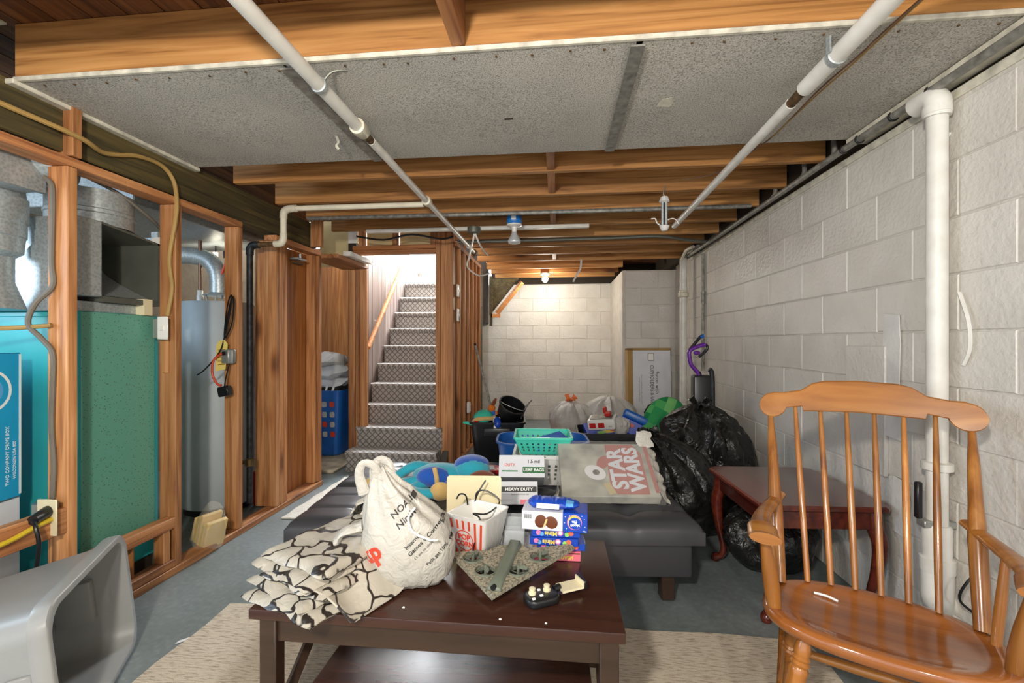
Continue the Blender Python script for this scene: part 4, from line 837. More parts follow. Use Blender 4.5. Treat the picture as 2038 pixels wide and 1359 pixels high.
# ------------------------------------------------------------------ end table with cabriole legs
et = thing('end_table', 'reddish cherry end table with curved legs beside the block wall', 'end table', (1.095, 2.26, 0), R(3))
def ogee(w, d, z): return [Vector((x, y, z)) for x, y in ((-w, -d + .03), (-w + .03, -d), (w - .03, -d), (w, -d + .03), (w, d - .03), (w - .03, d), (-w + .03, d), (-w, d - .03))]
B().loft([ogee(.255, .285, .472), ogee(.268, .298, .480), ogee(.268, .298, .492), ogee(.262, .292, .50)]).ob('tabletop', 'cherry', et, 30)
for sy in (-1, 1): B().box(-.20, .20, sy * .25 - .01, sy * .25 + .01, .39, .472).bevel(.004, 1).ob('apron', 'cherry', et)
for sx in (-1, 1): B().box(sx * .22 - .01, sx * .22 + .01, -.23, .23, .39, .472).bevel(.004, 1).ob('apron', 'cherry', et)
for sx in (-1, 1):
    for sy in (-1, 1):
        o = lambda k: (sx * (.215 + k), sy * (.245 + k))
        P_ = [(*o(.0), .471), (*o(.004), .40), (*o(.016), .32), (*o(.006), .20), (*o(-.01), .09), (*o(-.002), .04), (*o(.018), .02), (*o(.02), .002)]
        B().tube(P_, [.03, .032, .03, .022, .016, .016, .024, .02], 10, 5).ob('leg', 'cherry', et)

# ------------------------------------------------------------------ rocking chair
rc = thing('rocking_chair', 'honey maple spindle-back rocking chair in the right foreground', 'rocking chair', (.862, 1.31, 0), math.atan2(-.446, .895))
def seat_pt(a, k, z):
    ca, sa = math.cos(a), math.sin(a); ex = 2 / 2.5
    x = .268 * k * math.copysign(abs(ca) ** ex, ca); y = .20 * k * math.copysign(abs(sa) ** ex, sa)
    return Vector((x * (1 + .05 * (-y / .2)), y - .005, z + .018 * (-y / .2) * .6))
n = 56; rings = []
for k, z in ((.90, .385), (.97, .392), (1.0, .405), (1.0, .415), (.975, .424), (.93, .427), (.80, .424), (.74, .417), (.55, .413), (.3, .412), (.05, .412)):
    rings.append([seat_pt(2 * math.pi * i / n, k, z) for i in range(n)])
B().loft(rings).ob('seat', 'seatwood', rc, 60)
# crest rail: scalloped outline, bowed backwards
top = [(-.295, .018), (-.285, .038), (-.262, .05), (-.22, .051), (-.17, .06), (-.135, .085), (-.10, .094), (0, .098), (.10, .094), (.135, .085), (.17, .06), (.22, .051), (.262, .05), (.285, .038), (.295, .018)]
bot = [(.297, -.005), (.285, -.028), (.262, -.036), (.238, -.028), (.228, -.006), (.165, .004), (.163, -.012), (.0, -.006), (-.163, -.012), (-.165, .004), (-.228, -.006), (-.238, -.028), (-.262, -.036), (-.285, -.028), (-.297, -.005)]
def bend(x): return .365 - 1.0 * (x * x) * .55
def zt(x): return .945
def interp(poly, x):
    p = sorted(poly)
    if x <= p[0][0]: return p[0][1]
    for a, c in zip(p, p[1:]):
        if x <= c[0]: return a[1] + (c[1] - a[1]) * (x - a[0]) / max(1e-6, c[0] - a[0])
    return p[-1][1]
rings = []; NX = 150
for i in range(NX + 1):
    x = -.297 + .594 * i / NX; t_, l_ = interp(top, x), interp(bot, x); k = .0035
    q = .042 ** 2 - (abs(x) - .255) ** 2
    if q > 0: t_, l_ = (max(t_, .006 + q ** .5) if abs(x) < .255 else .006 + q ** .5), min(l_ if abs(x) < .23 else 9, .006 - q ** .5)
    if i in (0, NX): t_, l_ = .012, -.0
    ring = [(-.011, l_ + k), (-.011 + k, l_), (.011 - k, l_), (.011, l_ + k), (.011, t_ - k), (.011 - k, t_), (-.011 + k, t_), (-.011, t_ - k)]
    rings.append([Vector((x, bend(x) + dy + z * .32, .945 + z)) for dy, z in ring])
B().loft(rings).ob('crest_rail', 'chairwood', rc, 20)
# back spindles and posts
for i in range(8):
    f = -1 + 2 * i / 7; post = i in (0, 7)
    xb, xt = f * .215, f * .262; zb = .42; zt_ = .945 + interp(bot, xt) + .006; yb = .165 - .05 * f * f * (1 if not post else 1.5); yt = bend(xt) + .004 + interp(bot, xt) * .32
    if post: B().turned((xb * 1.06, yb, zb), (xt, yt, zt_), [(.018, 0), (.020, .25), (.021, .42), (.0165, .6), (.0145, .8), (.0105, .92), (.009, 1)]).ob('back_post', 'chairwood_z', rc)
    else: B().turned((xb, yb, zb), (xt, yt, zt_), [(.0085, 0), (.0095, .3), (.0095, .5), (.008, .8), (.006, 1)], 10).ob('spindle', 'chairwood_z', rc)
# arms
for s in (-1, 1):
    rows = []
    for t in range(13):
        u = t / 12; y = .235 - .40 * u; x = s * (.232 + .035 * math.sin(u * math.pi * .9) + .012 * u); z = .655 - .02 * math.sin(u * math.pi) + .008 * u - (.018 if u > .9 else 0)
        w = .018 + .014 * u + (.008 if u > .75 else 0); h = .012 + .004 * u
        rows.append([Vector((x + w * math.cos(a), y, z + h * math.sin(a))) for a in [2 * math.pi * k / 14 for k in range(14)]])
    B().loft(rows).ob('armrest', 'chairwood', rc, 60)
    B().turned((s * .235, -.085, .415), (s * .262, -.11, .648), [(.017, 0), (.021, .25), (.020, .5), (.014, .8), (.011, 1)]).ob('arm_post', 'chairwood_z', rc)
    B().turned((s * .236, .03, .42), (s * .258, .045, .642), [(.011, 0), (.012, .4), (.009, 1)], 10).ob('arm_spindle', 'chairwood_z', rc)
# legs, stretchers, rockers
tp = [(.013, 0), (.018, .06), (.021, .10), (.018, .13), (.023, .15), (.019, .17), (.024, .19), (.019, .215), (.024, .24), (.022, .28), (.023, .45), (.026, .52), (.021, .54), (.026, .56), (.021, .58), (.025, .60), (.018, .7), (.013, .85), (.011, 1)]
feet = {}
for sx in (-1, 1):
    for sy in (-1, 1):
        f0, f1 = (sx * .165, sy * .12 - .01, .388), (sx * .225, sy * .17, .055); feet[sx, sy] = f1
        B().turned(f0, f1, tp).ob('leg', 'chairwood_z', rc)
    rr = [(sx * .226, -.37 + .82 * t / 16, .020 + .16 * (t / 16 - .45) ** 2 + .002) for t in range(17)]
    B().loft([[Vector((x + dx, y, z + dz)) for dx, dz in ((-.013, -.008), (.013, -.008), (.013, .03), (-.013, .03))] for x, y, z in rr]).bevel(.004, 1).ob('rocker', 'chairwood', rc)
m = lambda a, b_, t: tuple(a[i] + (b_[i] - a[i]) * t for i in range(3))
L = lambda sx, sy, t: m((sx * .165, sy * .12 - .01, .388), (sx * .225, sy * .17, .055), t)
sp = [(.009, 0), (.014, .3), (.016, .5), (.014, .7), (.009, 1)]
for s in (-1, 1): B().turned(L(-1, s, .5 if s < 0 else .6), L(1, s, .5 if s < 0 else .6), sp).ob('stretcher', 'chairwood', rc); B().turned(L(s, -1, .66), L(s, 1, .66), sp).ob('stretcher', 'chairwood', rc)
tag(place(B().tube([(-.03, 0, .004), (0, .004, .005), (.03, -.002, .004)], .0035, 6).ob('paper_scrap', 'white'), (.80, 1.43, .411), R(-40)), 'tiny white scrap lying on the rocking chair seat', 'scrap')

# ------------------------------------------------------------------ grey bin lying on its side
b = B(); prof = [(.40, .30, .0), (.42, .32, .02), (.53, .40, .50), (.535, .405, .505), (.57, .44, .505), (.575, .445, .515), (.575, .445, .545), (.565, .435, .55), (.53, .40, .548), (.525, .395, .50), (.42, .315, .03)]
b.loft([[Vector((x, y, z)) for x, y in rrect(w, d, .07 if w < .6 else .07, 6)] for w, d, z in prof])
gb = thing('waste_bin', 'big grey plastic bin tipped on its side in the left foreground', 'bin', (0, 0, 0))
body = b.ob('body', 'bin', gb, 50)
B().box(.225, .262, -.075, .075, .34, .45).bevel(.008, 2).ob('handle_recess', 'bin', gb)
for s in (-1, 1): B().box(s * .267 - .006, s * .267 + .006, -.05, .05, .44, .50).bevel(.004, 1).ob('rib', 'bin', gb)
# mouth centre and axis: local z leaves the mouth, local x runs along the long side of the mouth
ez = Vector((.86, .50, .10)).normalized(); ex_ = Vector((-.50, .86, 0)).normalized(); ey = ez.cross(ex_).normalized()
mc = Vector((-1.50, 1.33, .235)); Rm = Matrix((ex_, ey, ez)).transposed().to_4x4(); gb.matrix_world = Matrix.Translation(mc - ez * .55) @ Rm
tag(place(B().prism([(-.03, -.005), (.03, .004), (.02, .016), (-.02, .01)], 0, .002).ob('torn_wrapper', 'bandaid'), (-1.46, 1.62, .002), R(35)), 'small torn white wrapper on the floor by the grey bin mouth', 'wrapper')

# ------------------------------------------------------------------ on the coffee table
TZ = .4505
# folded patterned blanket: slabs with puffy, wavy edges
fb = thing('folded_blanket', 'folded white blanket with bold black lines stacked on the left of the coffee table', 'blanket', (-.66, 1.325, TZ), R(-26))
def slab(w, d, t, z, seed, dx=0, dy=0, rz=0, droop=0):
    b = B(); T = Tm((dx, dy, z), (0, 0, rz)); NU, NV = 30, 26; rn = []
    def pt(u, v, top):
        x, y = (u - .5) * w, (v - .5) * d
        e = min(u, 1 - u, v, 1 - v); r_ = math.sqrt(max(0, min(1, e / .06))); h = t * .5 * r_
        wob = .010 * noise.noise(Vector((x * 9 + seed, y * 9, seed))) + .005 * noise.noise(Vector((x * 24, y * 24 + seed, 2)))
        x += .012 * noise.noise(Vector((y * 14, seed, 1))) * (1 if u > .5 else -1); y += .012 * noise.noise(Vector((x * 14, seed, 5)))
        zz = t * .5 + (h if top else -h) + wob * (1 if top else .4)
        if droop and y < -d * .5 + .16: zz -= droop * ((-d * .5 + .16 - y) / .16) ** 1.6 * max(0, min(1, (u - .1) * 2))
        return T @ Vector((x, y, max(zz, -.2)))
    b.grid(lambda u, v: pt(u, v, True), NU, NV); b.grid(lambda u, v: pt(u, v, False), NU, NV)
    bmesh.ops.remove_doubles(b.bm, verts=b.bm.verts[:], dist=.0008); return b
lay = [(.30, .42, .030, .0, 3, -.0, -.02, .05, 0), (.29, .43, .028, .022, 9, -.012, .0, -.06, 0), (.27, .40, .032, .044, 15, .008, .01, .06, 0), (.285, .40, .030, .068, 21, -.012, .0, -.05, 0), (.27, .39, .040, .088, 27, -.005, .02, .05, 0)]
for a in lay: slab(*a).ob('fold', 'webcloth', fb, 70)
def drape(u, v):
    x = .10 + .12 * v; y = -.19 + .20 * u + .05 * v
    z = .078 - .012 * math.sin(u * 5) - .074 * v ** 1.3 + .008 * math.sin(u * 9 + v * 4)
    return Vector((x, y, max(z, .004)))
b = B().grid(drape, 20, 16); b.solid(.005); b.ob('loose_corner', 'webcloth', fb, 70)
# rolled grey patterned cloth standing behind the bag
rl = thing('rolled_cloth', 'grey patterned cloth rolled up between the blanket and the shopping bag', 'cloth', (-.66, 1.57, TZ), R(10))
sp_ = [(.018 + .0032 * k, k * .62) for k in range(22)]
b = B()
for ringz in (0,):
    rows = []
    for r_, a in sp_:
        rows.append([Vector((r_ * math.cos(a), -.09 + .18 * t / 8 + .006 * math.sin(a * 3 + t), .13 + r_ * 0.95 * math.sin(a) + .005 * math.sin(t * 1.3))) for t in range(9)])
    b.loft(rows, cap=False, closed=False)
b.solid(.007); b.ob('roll', 'camocloth', rl, 60)
B().box(-.07, .07, -.08, .09, .0, .06).bevel(.025, 3).noise(.008, 18).ob('bottom_fold', 'camocloth', rl)
# shopping bag
sg = thing('shopping_bag', 'white plastic shopping bag with red and black print standing full on the coffee table', 'bag', (-.452, 1.325, TZ), R(8))
rows = []; NB = 56
prof = [(.0, .055, .045, .02), (.004, .085, .06, .02), (.03, .115, .078, .012), (.08, .137, .09, .004), (.13, .142, .094, .0), (.18, .128, .085, -.01), (.22, .105, .07, -.028), (.26, .075, .048, -.05), (.295, .045, .028, -.068), (.33, .024, .016, -.078), (.345, .012, .008, -.082)]
for i, (z, rx, ry, cx) in enumerate(prof):
    row = []
    for k in range(NB):
        a = 2 * math.pi * k / NB; pl_ = 1 + (.02 + .16 * max(0, (z - .2) / .15)) * math.sin(a * 9 + z * 18) + .05 * noise.noise(Vector((math.cos(a) * 2.5, math.sin(a) * 2.5, z * 14)))
        row.append(Vector((cx + rx * pl_ * math.cos(a), ry * pl_ * math.sin(a), z + .006 * math.sin(a * 4) * (1 if z > .02 else 0) + .004)))
    rows.append(row)
b = B().loft(rows); bmesh.ops.subdivide_edges(b.bm, edges=b.bm.edges[:], cuts=1, use_grid_fill=True, smooth=.6)
for v in b.bm.verts:
    v.co += v.co.normalized() * (.016 * (.5 - abs(noise.noise(v.co * 11 + Vector((3, 1, 7))))) + .010 * (.5 - abs(noise.noise(v.co * 25)))) - v.co.normalized() * .008 + Vector((0, 0, .003)) * noise.noise(v.co * 60); v.co.z = max(v.co.z, .0005)
bmesh.ops.recalc_face_normals(b.bm, faces=b.bm.faces[:])
BV = BVHTree.FromBMesh(b.bm); b.ob('bag_body', 'shopbag', sg, 70)
def wrap(s, size, mat, x, z, ang, bold=0):
    cu = bpy.data.curves.new('t', 'FONT'); cu.body = s; cu.size = size; cu.align_x = 'LEFT'; cu.offset = bold; cu.resolution_u = 3
    to = bpy.data.objects.new('t', cu); COL.objects.link(to); me = bpy.data.meshes.new_from_object(to.evaluated_get(bpy.context.evaluated_depsgraph_get())); bpy.data.objects.remove(to)
    bm2 = bmesh.new(); bm2.from_mesh(me); bmesh.ops.triangulate(bm2, faces=bm2.faces[:])
    c_, s_ = math.cos(ang), math.sin(ang)
    for v in bm2.verts:
        px, pz = x + v.co.x * c_ - v.co.y * s_, z + v.co.x * s_ + v.co.y * c_
        h = BV.ray_cast(Vector((px, -.5, pz)), Vector((0, 1, 0)))
        v.co = (h[0] + Vector((0, -.0018, 0))) if h[0] else Vector((px, -.05, pz))
    bm2.to_mesh(me); bm2.free(); me.materials.clear(); me.materials.append(M[mat]); link('lettering', me, sg)
A_ = R(42)
wrap('up', .070, 'popred', -.112, .075, R(38), .0025)
wrap('NOAH', .026, 'black', -.030, .215, A_, .0004); wrap('Ninth', .026, 'black', -.012, .190, A_, .0004)
wrap('Games & Comedy', .0165, 'black', .022, .118, A_, .0002); wrap('Internet', .016, 'black', .012, .137, A_, .0002); wrap('11 am to close', .011, 'black', .036, .105, A_)
wrap('Pads get 10% off', .014, 'black', .070, .083, A_, .0001)
for s, dx in ((-1, -.11), (1, -.075)):
    B().tube([(dx - .02, .01 * s, .27), (dx - .035, .015 * s, .33), (dx - .02, .02 * s, .365), (dx + .012, .015 * s, .35), (dx + .02, .005 * s, .29)], [.02, .014, .011, .014, .02], 10, 4, flat=.4).ob('handle', 'shopbag', sg, 60)
B().tube([(-.14, .0, .17), (-.17, -.01, .165), (-.20, -.02, .15), (-.21, -.02, .13)], [.03, .024, .018, .02], 10, 4, flat=.5).noise(.008, 40).ob('loose_flap', 'shopbag', sg, 60)
B().tube([(.03, -.062, .245), (.015, -.085, .225), (.03, -.096, .19), (.075, -.092, .165), (.098, -.084, .160)], .0035, 6).ob('drawstring', 'whiteplastic', sg)
# popcorn bucket
pb = thing('popcorn_bucket', 'white popcorn bucket with red stripes standing on the coffee table', 'bucket', (-.268, 1.503, TZ), R(-24))
rg = lambda w, z, r_=.014: [Vector((x, y, z)) for x, y in rrect(w, w, r_, 4)]
HB = .155; w0, w1 = .105, .155
B().loft([rg(w0 - .01, 0), rg(w0, .004), rg(w1, HB), rg(w1 + .003, HB + .002), rg(w1 - .006, HB + .002), rg(w0 - .006, .008)]).ob('body', 'popwhite', pb, 50)
def side(u, z, e=.0006):   # a point on the front face at height z
    return Vector((u, -(w0 + (w1 - w0) * z / HB) / 2 - e, z))
def fstripe(ub, ut, z0, z1, w, mat, T=None):
    b = B(); T = T or Matrix(); k = z1 - z0
    q = lambda z: ub + (ut - ub) * z / HB
    b.loft([[T @ side(q(z0) - w / 2, z0), T @ side(q(z0) + w / 2, z0), T @ side(q(z0) + w / 2, z0, 0), T @ side(q(z0) - w / 2, z0, 0)], [T @ side(q(z1) - w / 2, z1), T @ side(q(z1) + w / 2, z1), T @ side(q(z1) + w / 2, z1, 0), T @ side(q(z1) - w / 2, z1, 0)]]).ob('stripe', mat, pb, 0)
ft = math.atan2((w1 - w0) / 2, HB)
for k in range(6):
    ub = -.042 + k * .0168; ut = ub * 1.48
    if k in (5, 4): fstripe(ub, ut, .01, .143, .008, 'popred')
    else: fstripe(ub, ut, .012, .038, .008, 'popred'); fstripe(ub, ut, .112, .143, .008, 'popred')
FT = (R(90) + ft, 0, 0)
nrm = lambda z: side(0, z, .0009)
b = B().lathe([(.033, 0), (.036, 0), (.036, .0006), (.033, .0006)], 32, Tm((-.012, nrm(.075).y, .075), FT), cap=False); b.ob('ring_print', 'popred', pb, 0)
text('POP', .026, 'popred', pb, (-.012, nrm(.086).y, .086), FT, bold=.0008); text('CORN', .024, 'popred', pb, (-.012, nrm(.063).y, .063), FT, bold=.0008)
for k in range(4): fstripe(-.036 + k * .024, (-.036 + k * .024) * 1.48, .012, .14, .004, 'filmclear', Matrix.Rotation(R(90), 4, 'Z'))
cd_ = tag(place(B().prism(rrect(.205, .225, .012, 4), 0, .0025, Tm((0, 0, .1125), FRONT)).ob('cream_card', 'manila'), (-.312, 1.645, TZ), rot=(R(-4), 0, R(4))), 'large plain cream card standing behind the popcorn bucket', 'card')
single(B().tube([(-.318, 1.565, .60), (-.325, 1.56, .635), (-.345, 1.555, .64), (-.355, 1.55, .625)], .003, 6), 'lead_end', 'blackplastic', 'short black wire end poking up left of the popcorn bucket', 'wire')
single(B().tube([(-.262, 1.62, .672), (-.285, 1.605, .635), (-.30, 1.60, .60), (-.295, 1.595, .61), (-.29, 1.595, .635), (-.26, 1.595, .643), (-.215, 1.59, .62), (-.21, 1.575, .60), (-.24, 1.50, .596), (-.28, 1.47, .607), (-.255, 1.442, .605), (-.248, 1.436, .57), (-.252, 1.434, .545), (-.258, 1.436, .575), (-.253, 1.440, .60), (-.25, 1.434, .56), (-.27, 1.432, .52), (-.272, 1.430, .49), (-.258, 1.424, .465), (-.245, 1.415, .456)], .0028, 6), 'charger_cable', 'blackplastic', 'thin black charger cable hanging over the popcorn bucket', 'cable')
# clear acrylic organiser
ac = thing('acrylic_organizer', 'clear stepped plastic organizer on the coffee table beside the popcorn bucket', 'organizer', (-.142, 1.535, TZ), R(2))
def shell(x0, x1, y0, y1, z0, z1, t=.0028):
    b = B(); b.box(x0, x1, y0, y1, z0, z0 + t); b.box(x0, x0 + t, y0, y1, z0 + t, z1); b.box(x1 - t, x1, y0, y1, z0 + t, z1); b.box(x0 + t, x1 - t, y0, y0 + t, z0 + t, z1); b.box(x0 + t, x1 - t, y1 - t, y1, z0 + t, z1); return b
shell(-.04, .028, -.075, -.025, 0, .06).ob('front_bin', 'clear', ac, 0); shell(-.05, .055, -.085, .06, 0, .05).ob('outer_tray', 'clear', ac, 0)
shell(-.04, .028, -.02, .02, .0, .085).ob('middle_bin', 'clear', ac, 0); shell(-.04, .028, .025, .06, 0, .115).ob('rear_bin', 'clear', ac, 0)
cn = thing('candy_piece', 'small red and white wrapped candy in the clear organizer', 'candy', (-.15, 1.50, TZ + .018))
B().ball((0, 0, 0), (.017, .012, .012)).ob('wrapper', 'popred', cn); B().ball((-.012, -.004, .01), .006).ob('twist', 'white', cn); B().ball((.004, -.006, .012), .005).ob('twist', 'white', cn)
tag(place(B().box(-.035, .035, -.05, .05, 0, .0015).ob('paper_slip', 'bandaid'), (-.105, 1.52, TZ - .0002)), 'white paper slip under the clear organizer', 'paper')
# candy cartons
def dots(o, y, zc, flip=True):
    for dx, m_, r_ in ((-.058, 'pinkdot', .0085), (-.047, 'bluedot', .007), (.014, 'pinkdot', .0095), (.036, 'limedot', .0075), (.049, 'coraldot', .0085)): disc(o, m_, (dx, y, zc + (.002 if r_ > .008 else -.002)), r_, r_ * .95)
    disc(o, 'white', (.014, y - .0006, zc + .002), .0055, .0055)
    text('Minis', .02, 'yellowprint', o, (-.017, y, zc), (R(90), R(180), 0), bold=.0006)
zz = TZ; cx0 = -.002
pk = thing('candy_carton', 'pink candy carton at the bottom of the carton stack', 'box', (cx0, 1.53, zz), R(1))
carton('carton', 'pinkprint', pk, -.077, .077, -.035, .035, 0, .031); text('SOUR', .016, 'limedot', pk, (-.032, -.0355, .013), (R(90), R(180), 0), bold=.0006); text('HEADS', .016, 'yellowprint', pk, (.028, -.0355, .013), (R(90), R(180), 0), bold=.0006)
strip(pk, 'chocolate', (0, -.0355, .026), .15, .004); strip(pk, 'white', (-.03, -.036, .027), .06, .002)
zz += .0315; names = ['lowest dark blue candy carton in the stack, just above the pink one', 'middle dark blue candy carton of the stack', 'uppermost dark blue candy carton under the white and blue snack box']
for k, (dx, dy, h, rz) in enumerate(((.012, .012, .0225, 2), (-.01, -.006, .0245, -1.5), (-.004, .002, .0245, .5))):
    o = thing('candy_carton', names[k], 'box', (cx0 + dx, 1.53 + dy, zz), R(rz), 'dark blue candy cartons')
    carton('carton', 'blueprint', o, -.08, .08, -.04, .04, 0, h); dots(o, -.0405, h / 2); zz += h + .0005
    if k == 0: strip(o, 'white', (.0805, 0, h / 2), .05, .02, RIGHT)
mp_ = thing('snack_box', 'white and blue snack box with biscuit picture on top of the candy cartons', 'box', (cx0 - .006, 1.53, zz), R(-4))
carton('carton', 'carton_white', mp_, -.108, .028, -.05, .05, 0, .062); carton('carton_end', 'blueprint', mp_, .0282, .108, -.0502, .0502, -.0, .0622)
b = B().ball((0, 0, 0), (.019, .0016, .022)); b.ob('biscuit_print', 'chocolate', mp_).matrix_local = Tm((-.045, -.0505, .03), (0, R(18), 0))
b = B().ball((0, 0, 0), (.022, .0016, .020)); b.ob('biscuit_print', 'chocolate', mp_).matrix_local = Tm((-.010, -.0508, .028), (0, R(30), 0))
strip(mp_, 'cream', (-.029, -.0522, .026), .006, .028, (R(90), R(20), 0))
for k in range(7): strip(mp_, 'black', (-.098 + k * .0035, -.0502, .044), .0014 + .0008 * (k % 2), .014, name='barcode_bar')
disc(mp_, 'yellowprint', (.066, -.0505, .034), .024, .024); disc(mp_, 'blueprint', (.068, -.0512, .030), .0205, .0195)
b = B().lathe([(.0215, 0), (.024, 0), (.024, .0004), (.0215, .0004)], 24, Tm((.066, -.0512, .033), FRONT), cap=False); b.ob('ring_print', 'pinkdot', mp_, 0)
text('Moon', .0125, 'white', mp_, (.068, -.0522, .0245), (R(90), R(172), 0), bold=.0006); text('Pie', .0125, 'white', mp_, (.066, -.0522, .0355), (R(90), R(172), 0), bold=.0006); text('Mini', .007, 'white', mp_, (.099, -.0507, .006), (R(90), R(180), 0))
for dx, dz in ((.036, .05), (.098, .045), (.04, .012), (.09, .055), (.05, .056), (.1, .02), (.034, .03)): disc(mp_, 'white', (dx, -.0506, dz), .0016, .0016, n=4)
zz += .0627
wr_ = thing('snack_wrapper', 'crinkled blue snack wrapper lying on the snack box', 'wrapper', (cx0 - .012, 1.525, zz), R(-6))
rows = []
for t in range(25):
    u = t / 24; x = -.085 + .17 * u; k = min(1, u / .12, (1 - u) / .22); h = .004 + .016 * math.sqrt(max(0, k)); w = .018 + .02 * math.sqrt(max(0, k))
    rows.append([Vector((x, w * math.cos(a), .0165 + h * math.sin(a) * .8 + .002 * math.sin(t * 2.6 + a))) for a in [2 * math.pi * q / 14 for q in range(14)]])
b = B().loft(rows).noise(.003, 90)
for v in b.bm.verts: v.co.z = max(.0005, v.co.z)
b.ob('film', 'blueprint', wr_, 30); strip(wr_, 'white', (-.015, -.0385, .016), .075, .016, (R(80), 0, 0), d=.002); B().box(.045, .07, -.036, -.015, .018, .03).noise(.006, 60).ob('foil_crease', 'bluedot', wr_, 20)
# foam drone: delta wing with four rotors
dr = thing('toy_drone', 'speckled grey delta-wing toy drone with four rotors at the coffee table edge', 'toy drone', (0, 0, 0))
tip, lw, rw = Vector((-.180, 1.215)), Vector((-.335, 1.395)), Vector((.052, 1.470)); bc = Vector((-.158, 1.452))
ol = [tip, tip + (rw - tip) * .5, rw, rw + Vector((-.012, .014)), Vector((-.03, 1.462)), Vector((-.098, 1.448)), Vector((-.115, 1.468)), Vector((-.19, 1.455)), Vector((-.225, 1.425)), Vector((-.30, 1.413)), lw + Vector((.0, .012)), lw]
rot = [Vector((-.265, 1.385)), Vector((-.215, 1.325)), Vector((-.118, 1.335)), Vector((-.055, 1.405))]
RR = .033
def inside(p):
    c_ = False; n_ = len(ol)
    for i in range(n_):
        a, q = ol[i], ol[(i + 1) % n_]
        if (a.y > p.y) != (q.y > p.y) and p.x < (q.x - a.x) * (p.y - a.y) / (q.y - a.y) + a.x: c_ = not c_
    return c_
# triangulated plate with round holes
from mathutils.geometry import delaunay_2d_cdt
vv = []; ee = []
def addloop(pts):
    s0 = len(vv); vv.extend(pts); ee.extend([(s0 + i, s0 + (i + 1) % len(pts)) for i in range(len(pts))])
addloop(ol)
for c_ in rot: addloop([c_ + Vector((RR * math.cos(2 * math.pi * k / 24), RR * math.sin(2 * math.pi * k / 24))) for k in range(24)])
rv, re_, rf, *_ = delaunay_2d_cdt(vv, ee, [], 0, 1e-5)
zp = lambda p: TZ + .018 + .03 * max(0, (p.y - 1.215) / .25)
b = B(); bv = [b.bm.verts.new((p.x, p.y, zp(p) + .014)) for p in rv]
for f_ in rf:
    c_ = sum((rv[i] for i in f_), Vector((0, 0))) / len(f_)
    if inside(c_) and all((c_ - q).length > RR * .97 for q in rot): b.face([bv[i] for i in f_])
b.solid(.014); b.ob('foam_wing', 'foam', dr, 30)
b = B(); a0, a1 = Vector((-.178, 1.235)), Vector((-.138, 1.462)); d_ = (a1 - a0).normalized(); n_ = Vector((-d_.y, d_.x))
rows = []
for t, w, h in ((0, .022, .012), (.2, .018, .016), (.45, .02, .018), (.7, .018, .02), (1, .022, .02)):
    p = a0 + (a1 - a0) * t; z = zp(p) + .012
    rows.append([Vector((p.x + n_.x * s * w, p.y + n_.y * s * w, z + dz)) for s, dz in ((-1, 0), (1, 0), (.8, h), (-.8, h))])
b.loft(rows); b.bevel(.003, 1).ob('fuselage', 'dronegrey', dr)
p = a0 + d_ * .012; B().cyl((p.x, p.y - .006, zp(p) + .022), (p.x - .004, p.y - .016, zp(p) + .022), .0075, n=12).ob('camera_eye', 'blackplastic', dr)
for k, c_ in enumerate(rot):
    z = zp(c_) + .01
    g = B().lathe([(RR - .002, -.012), (RR + .001, -.012), (RR + .001, .005), (RR - .002, .005)], 24, Tm((c_.x, c_.y, z)), cap=False).ob('rotor_guard', 'dronegrey', dr)
    for a in range(3):
        q = 2 * math.pi * a / 3 + .5 + k; B().tube([(c_.x, c_.y, z - .008), (c_.x + RR * math.cos(q), c_.y + RR * math.sin(q), z - .008)], .0018, 5, 1).ob('spoke', 'dronegrey', dr)
    B().cyl((c_.x, c_.y, z - .01), (c_.x, c_.y, z + .018), .005, .0045, 10).ob('motor', 'dronegrey', dr)
    b = B()
    for s in (0, math.pi):
        q = 1.1 + k * .9 + s; dx_, dy_ = math.cos(q), math.sin(q)
        b.loft([[Vector((c_.x + dx_ * r_ - dy_ * w * e, c_.y + dy_ * r_ + dx_ * w * e, z + .012 + .003 * e + dz)) for e, dz in ((-1, 0), (1, 0), (1, .0012), (-1, .0012))] for r_, w in ((.004, .003), (.016, .0055), (.029, .003))])
    b.ob('propeller', 'dronegrey', dr, 0)
for c_ in ((-.21, 1.30), (-.09, 1.37), (-.24, 1.40)):
    B().cyl((*c_, TZ), (*c_, zp(Vector(c_)) + .002), .005, n=8).ob('skid', 'dronegrey', dr)
rm = thing('game_controller', 'black drone controller with a phone clip lying under the drone', 'controller', (-.045, 1.255, TZ), R(28))
b = B().prism(rrect(.10, .066, .026, 6), 0, .024); b.bevel(.008, 3, 40).ob('body', 'blackplastic', rm)
for dx in (-.025, .02): B().lathe([(.011, .024), (.011, .029), (.007, .031), (.009, .036), (.009, .040), (.005, .041)], 16, Tm((dx, .008, 0))).ob('thumbstick', 'ivory', rm)
for dx, dy in ((-.032, -.018), (-.005, -.01), (.0, .018)): B().box(dx - .005, dx + .005, dy - .004, dy + .004, .023, .0265).bevel(.001, 1).ob('button', 'white', rm)
B().cyl((.045, .012, .02), (.065, .014, .022), .010, n=10).ob('hinge', 'blackplastic', rm)
b = B().box(.062, .135, -.012, .034, .016, .022); b.box(.127, .135, -.012, .034, .022, .036); b.ob('phone_clip', 'ivory', rm); B().box(.13, .142, -.014, .036, .012, .038).bevel(.003, 1).ob('clip_end', 'blackplastic', rm)
for k, (x, y) in enumerate(((-.42, 1.19), (-.03, 1.16), (-.15, 1.165), (.06, 1.36))): tag(place(B().box(-.003, .003, -.002, .002, 0, .002).noise(.001, 300).ob('crumb', 'white'), (x, y, TZ - .0003)), ['white crumb at the left front of the coffee table', 'white crumb below the controller on the coffee table', 'white crumb under the drone tip on the coffee table', 'white crumb right of the controller on the coffee table'][k], 'crumb')

# ------------------------------------------------------------------ on the futon
FZ = .395
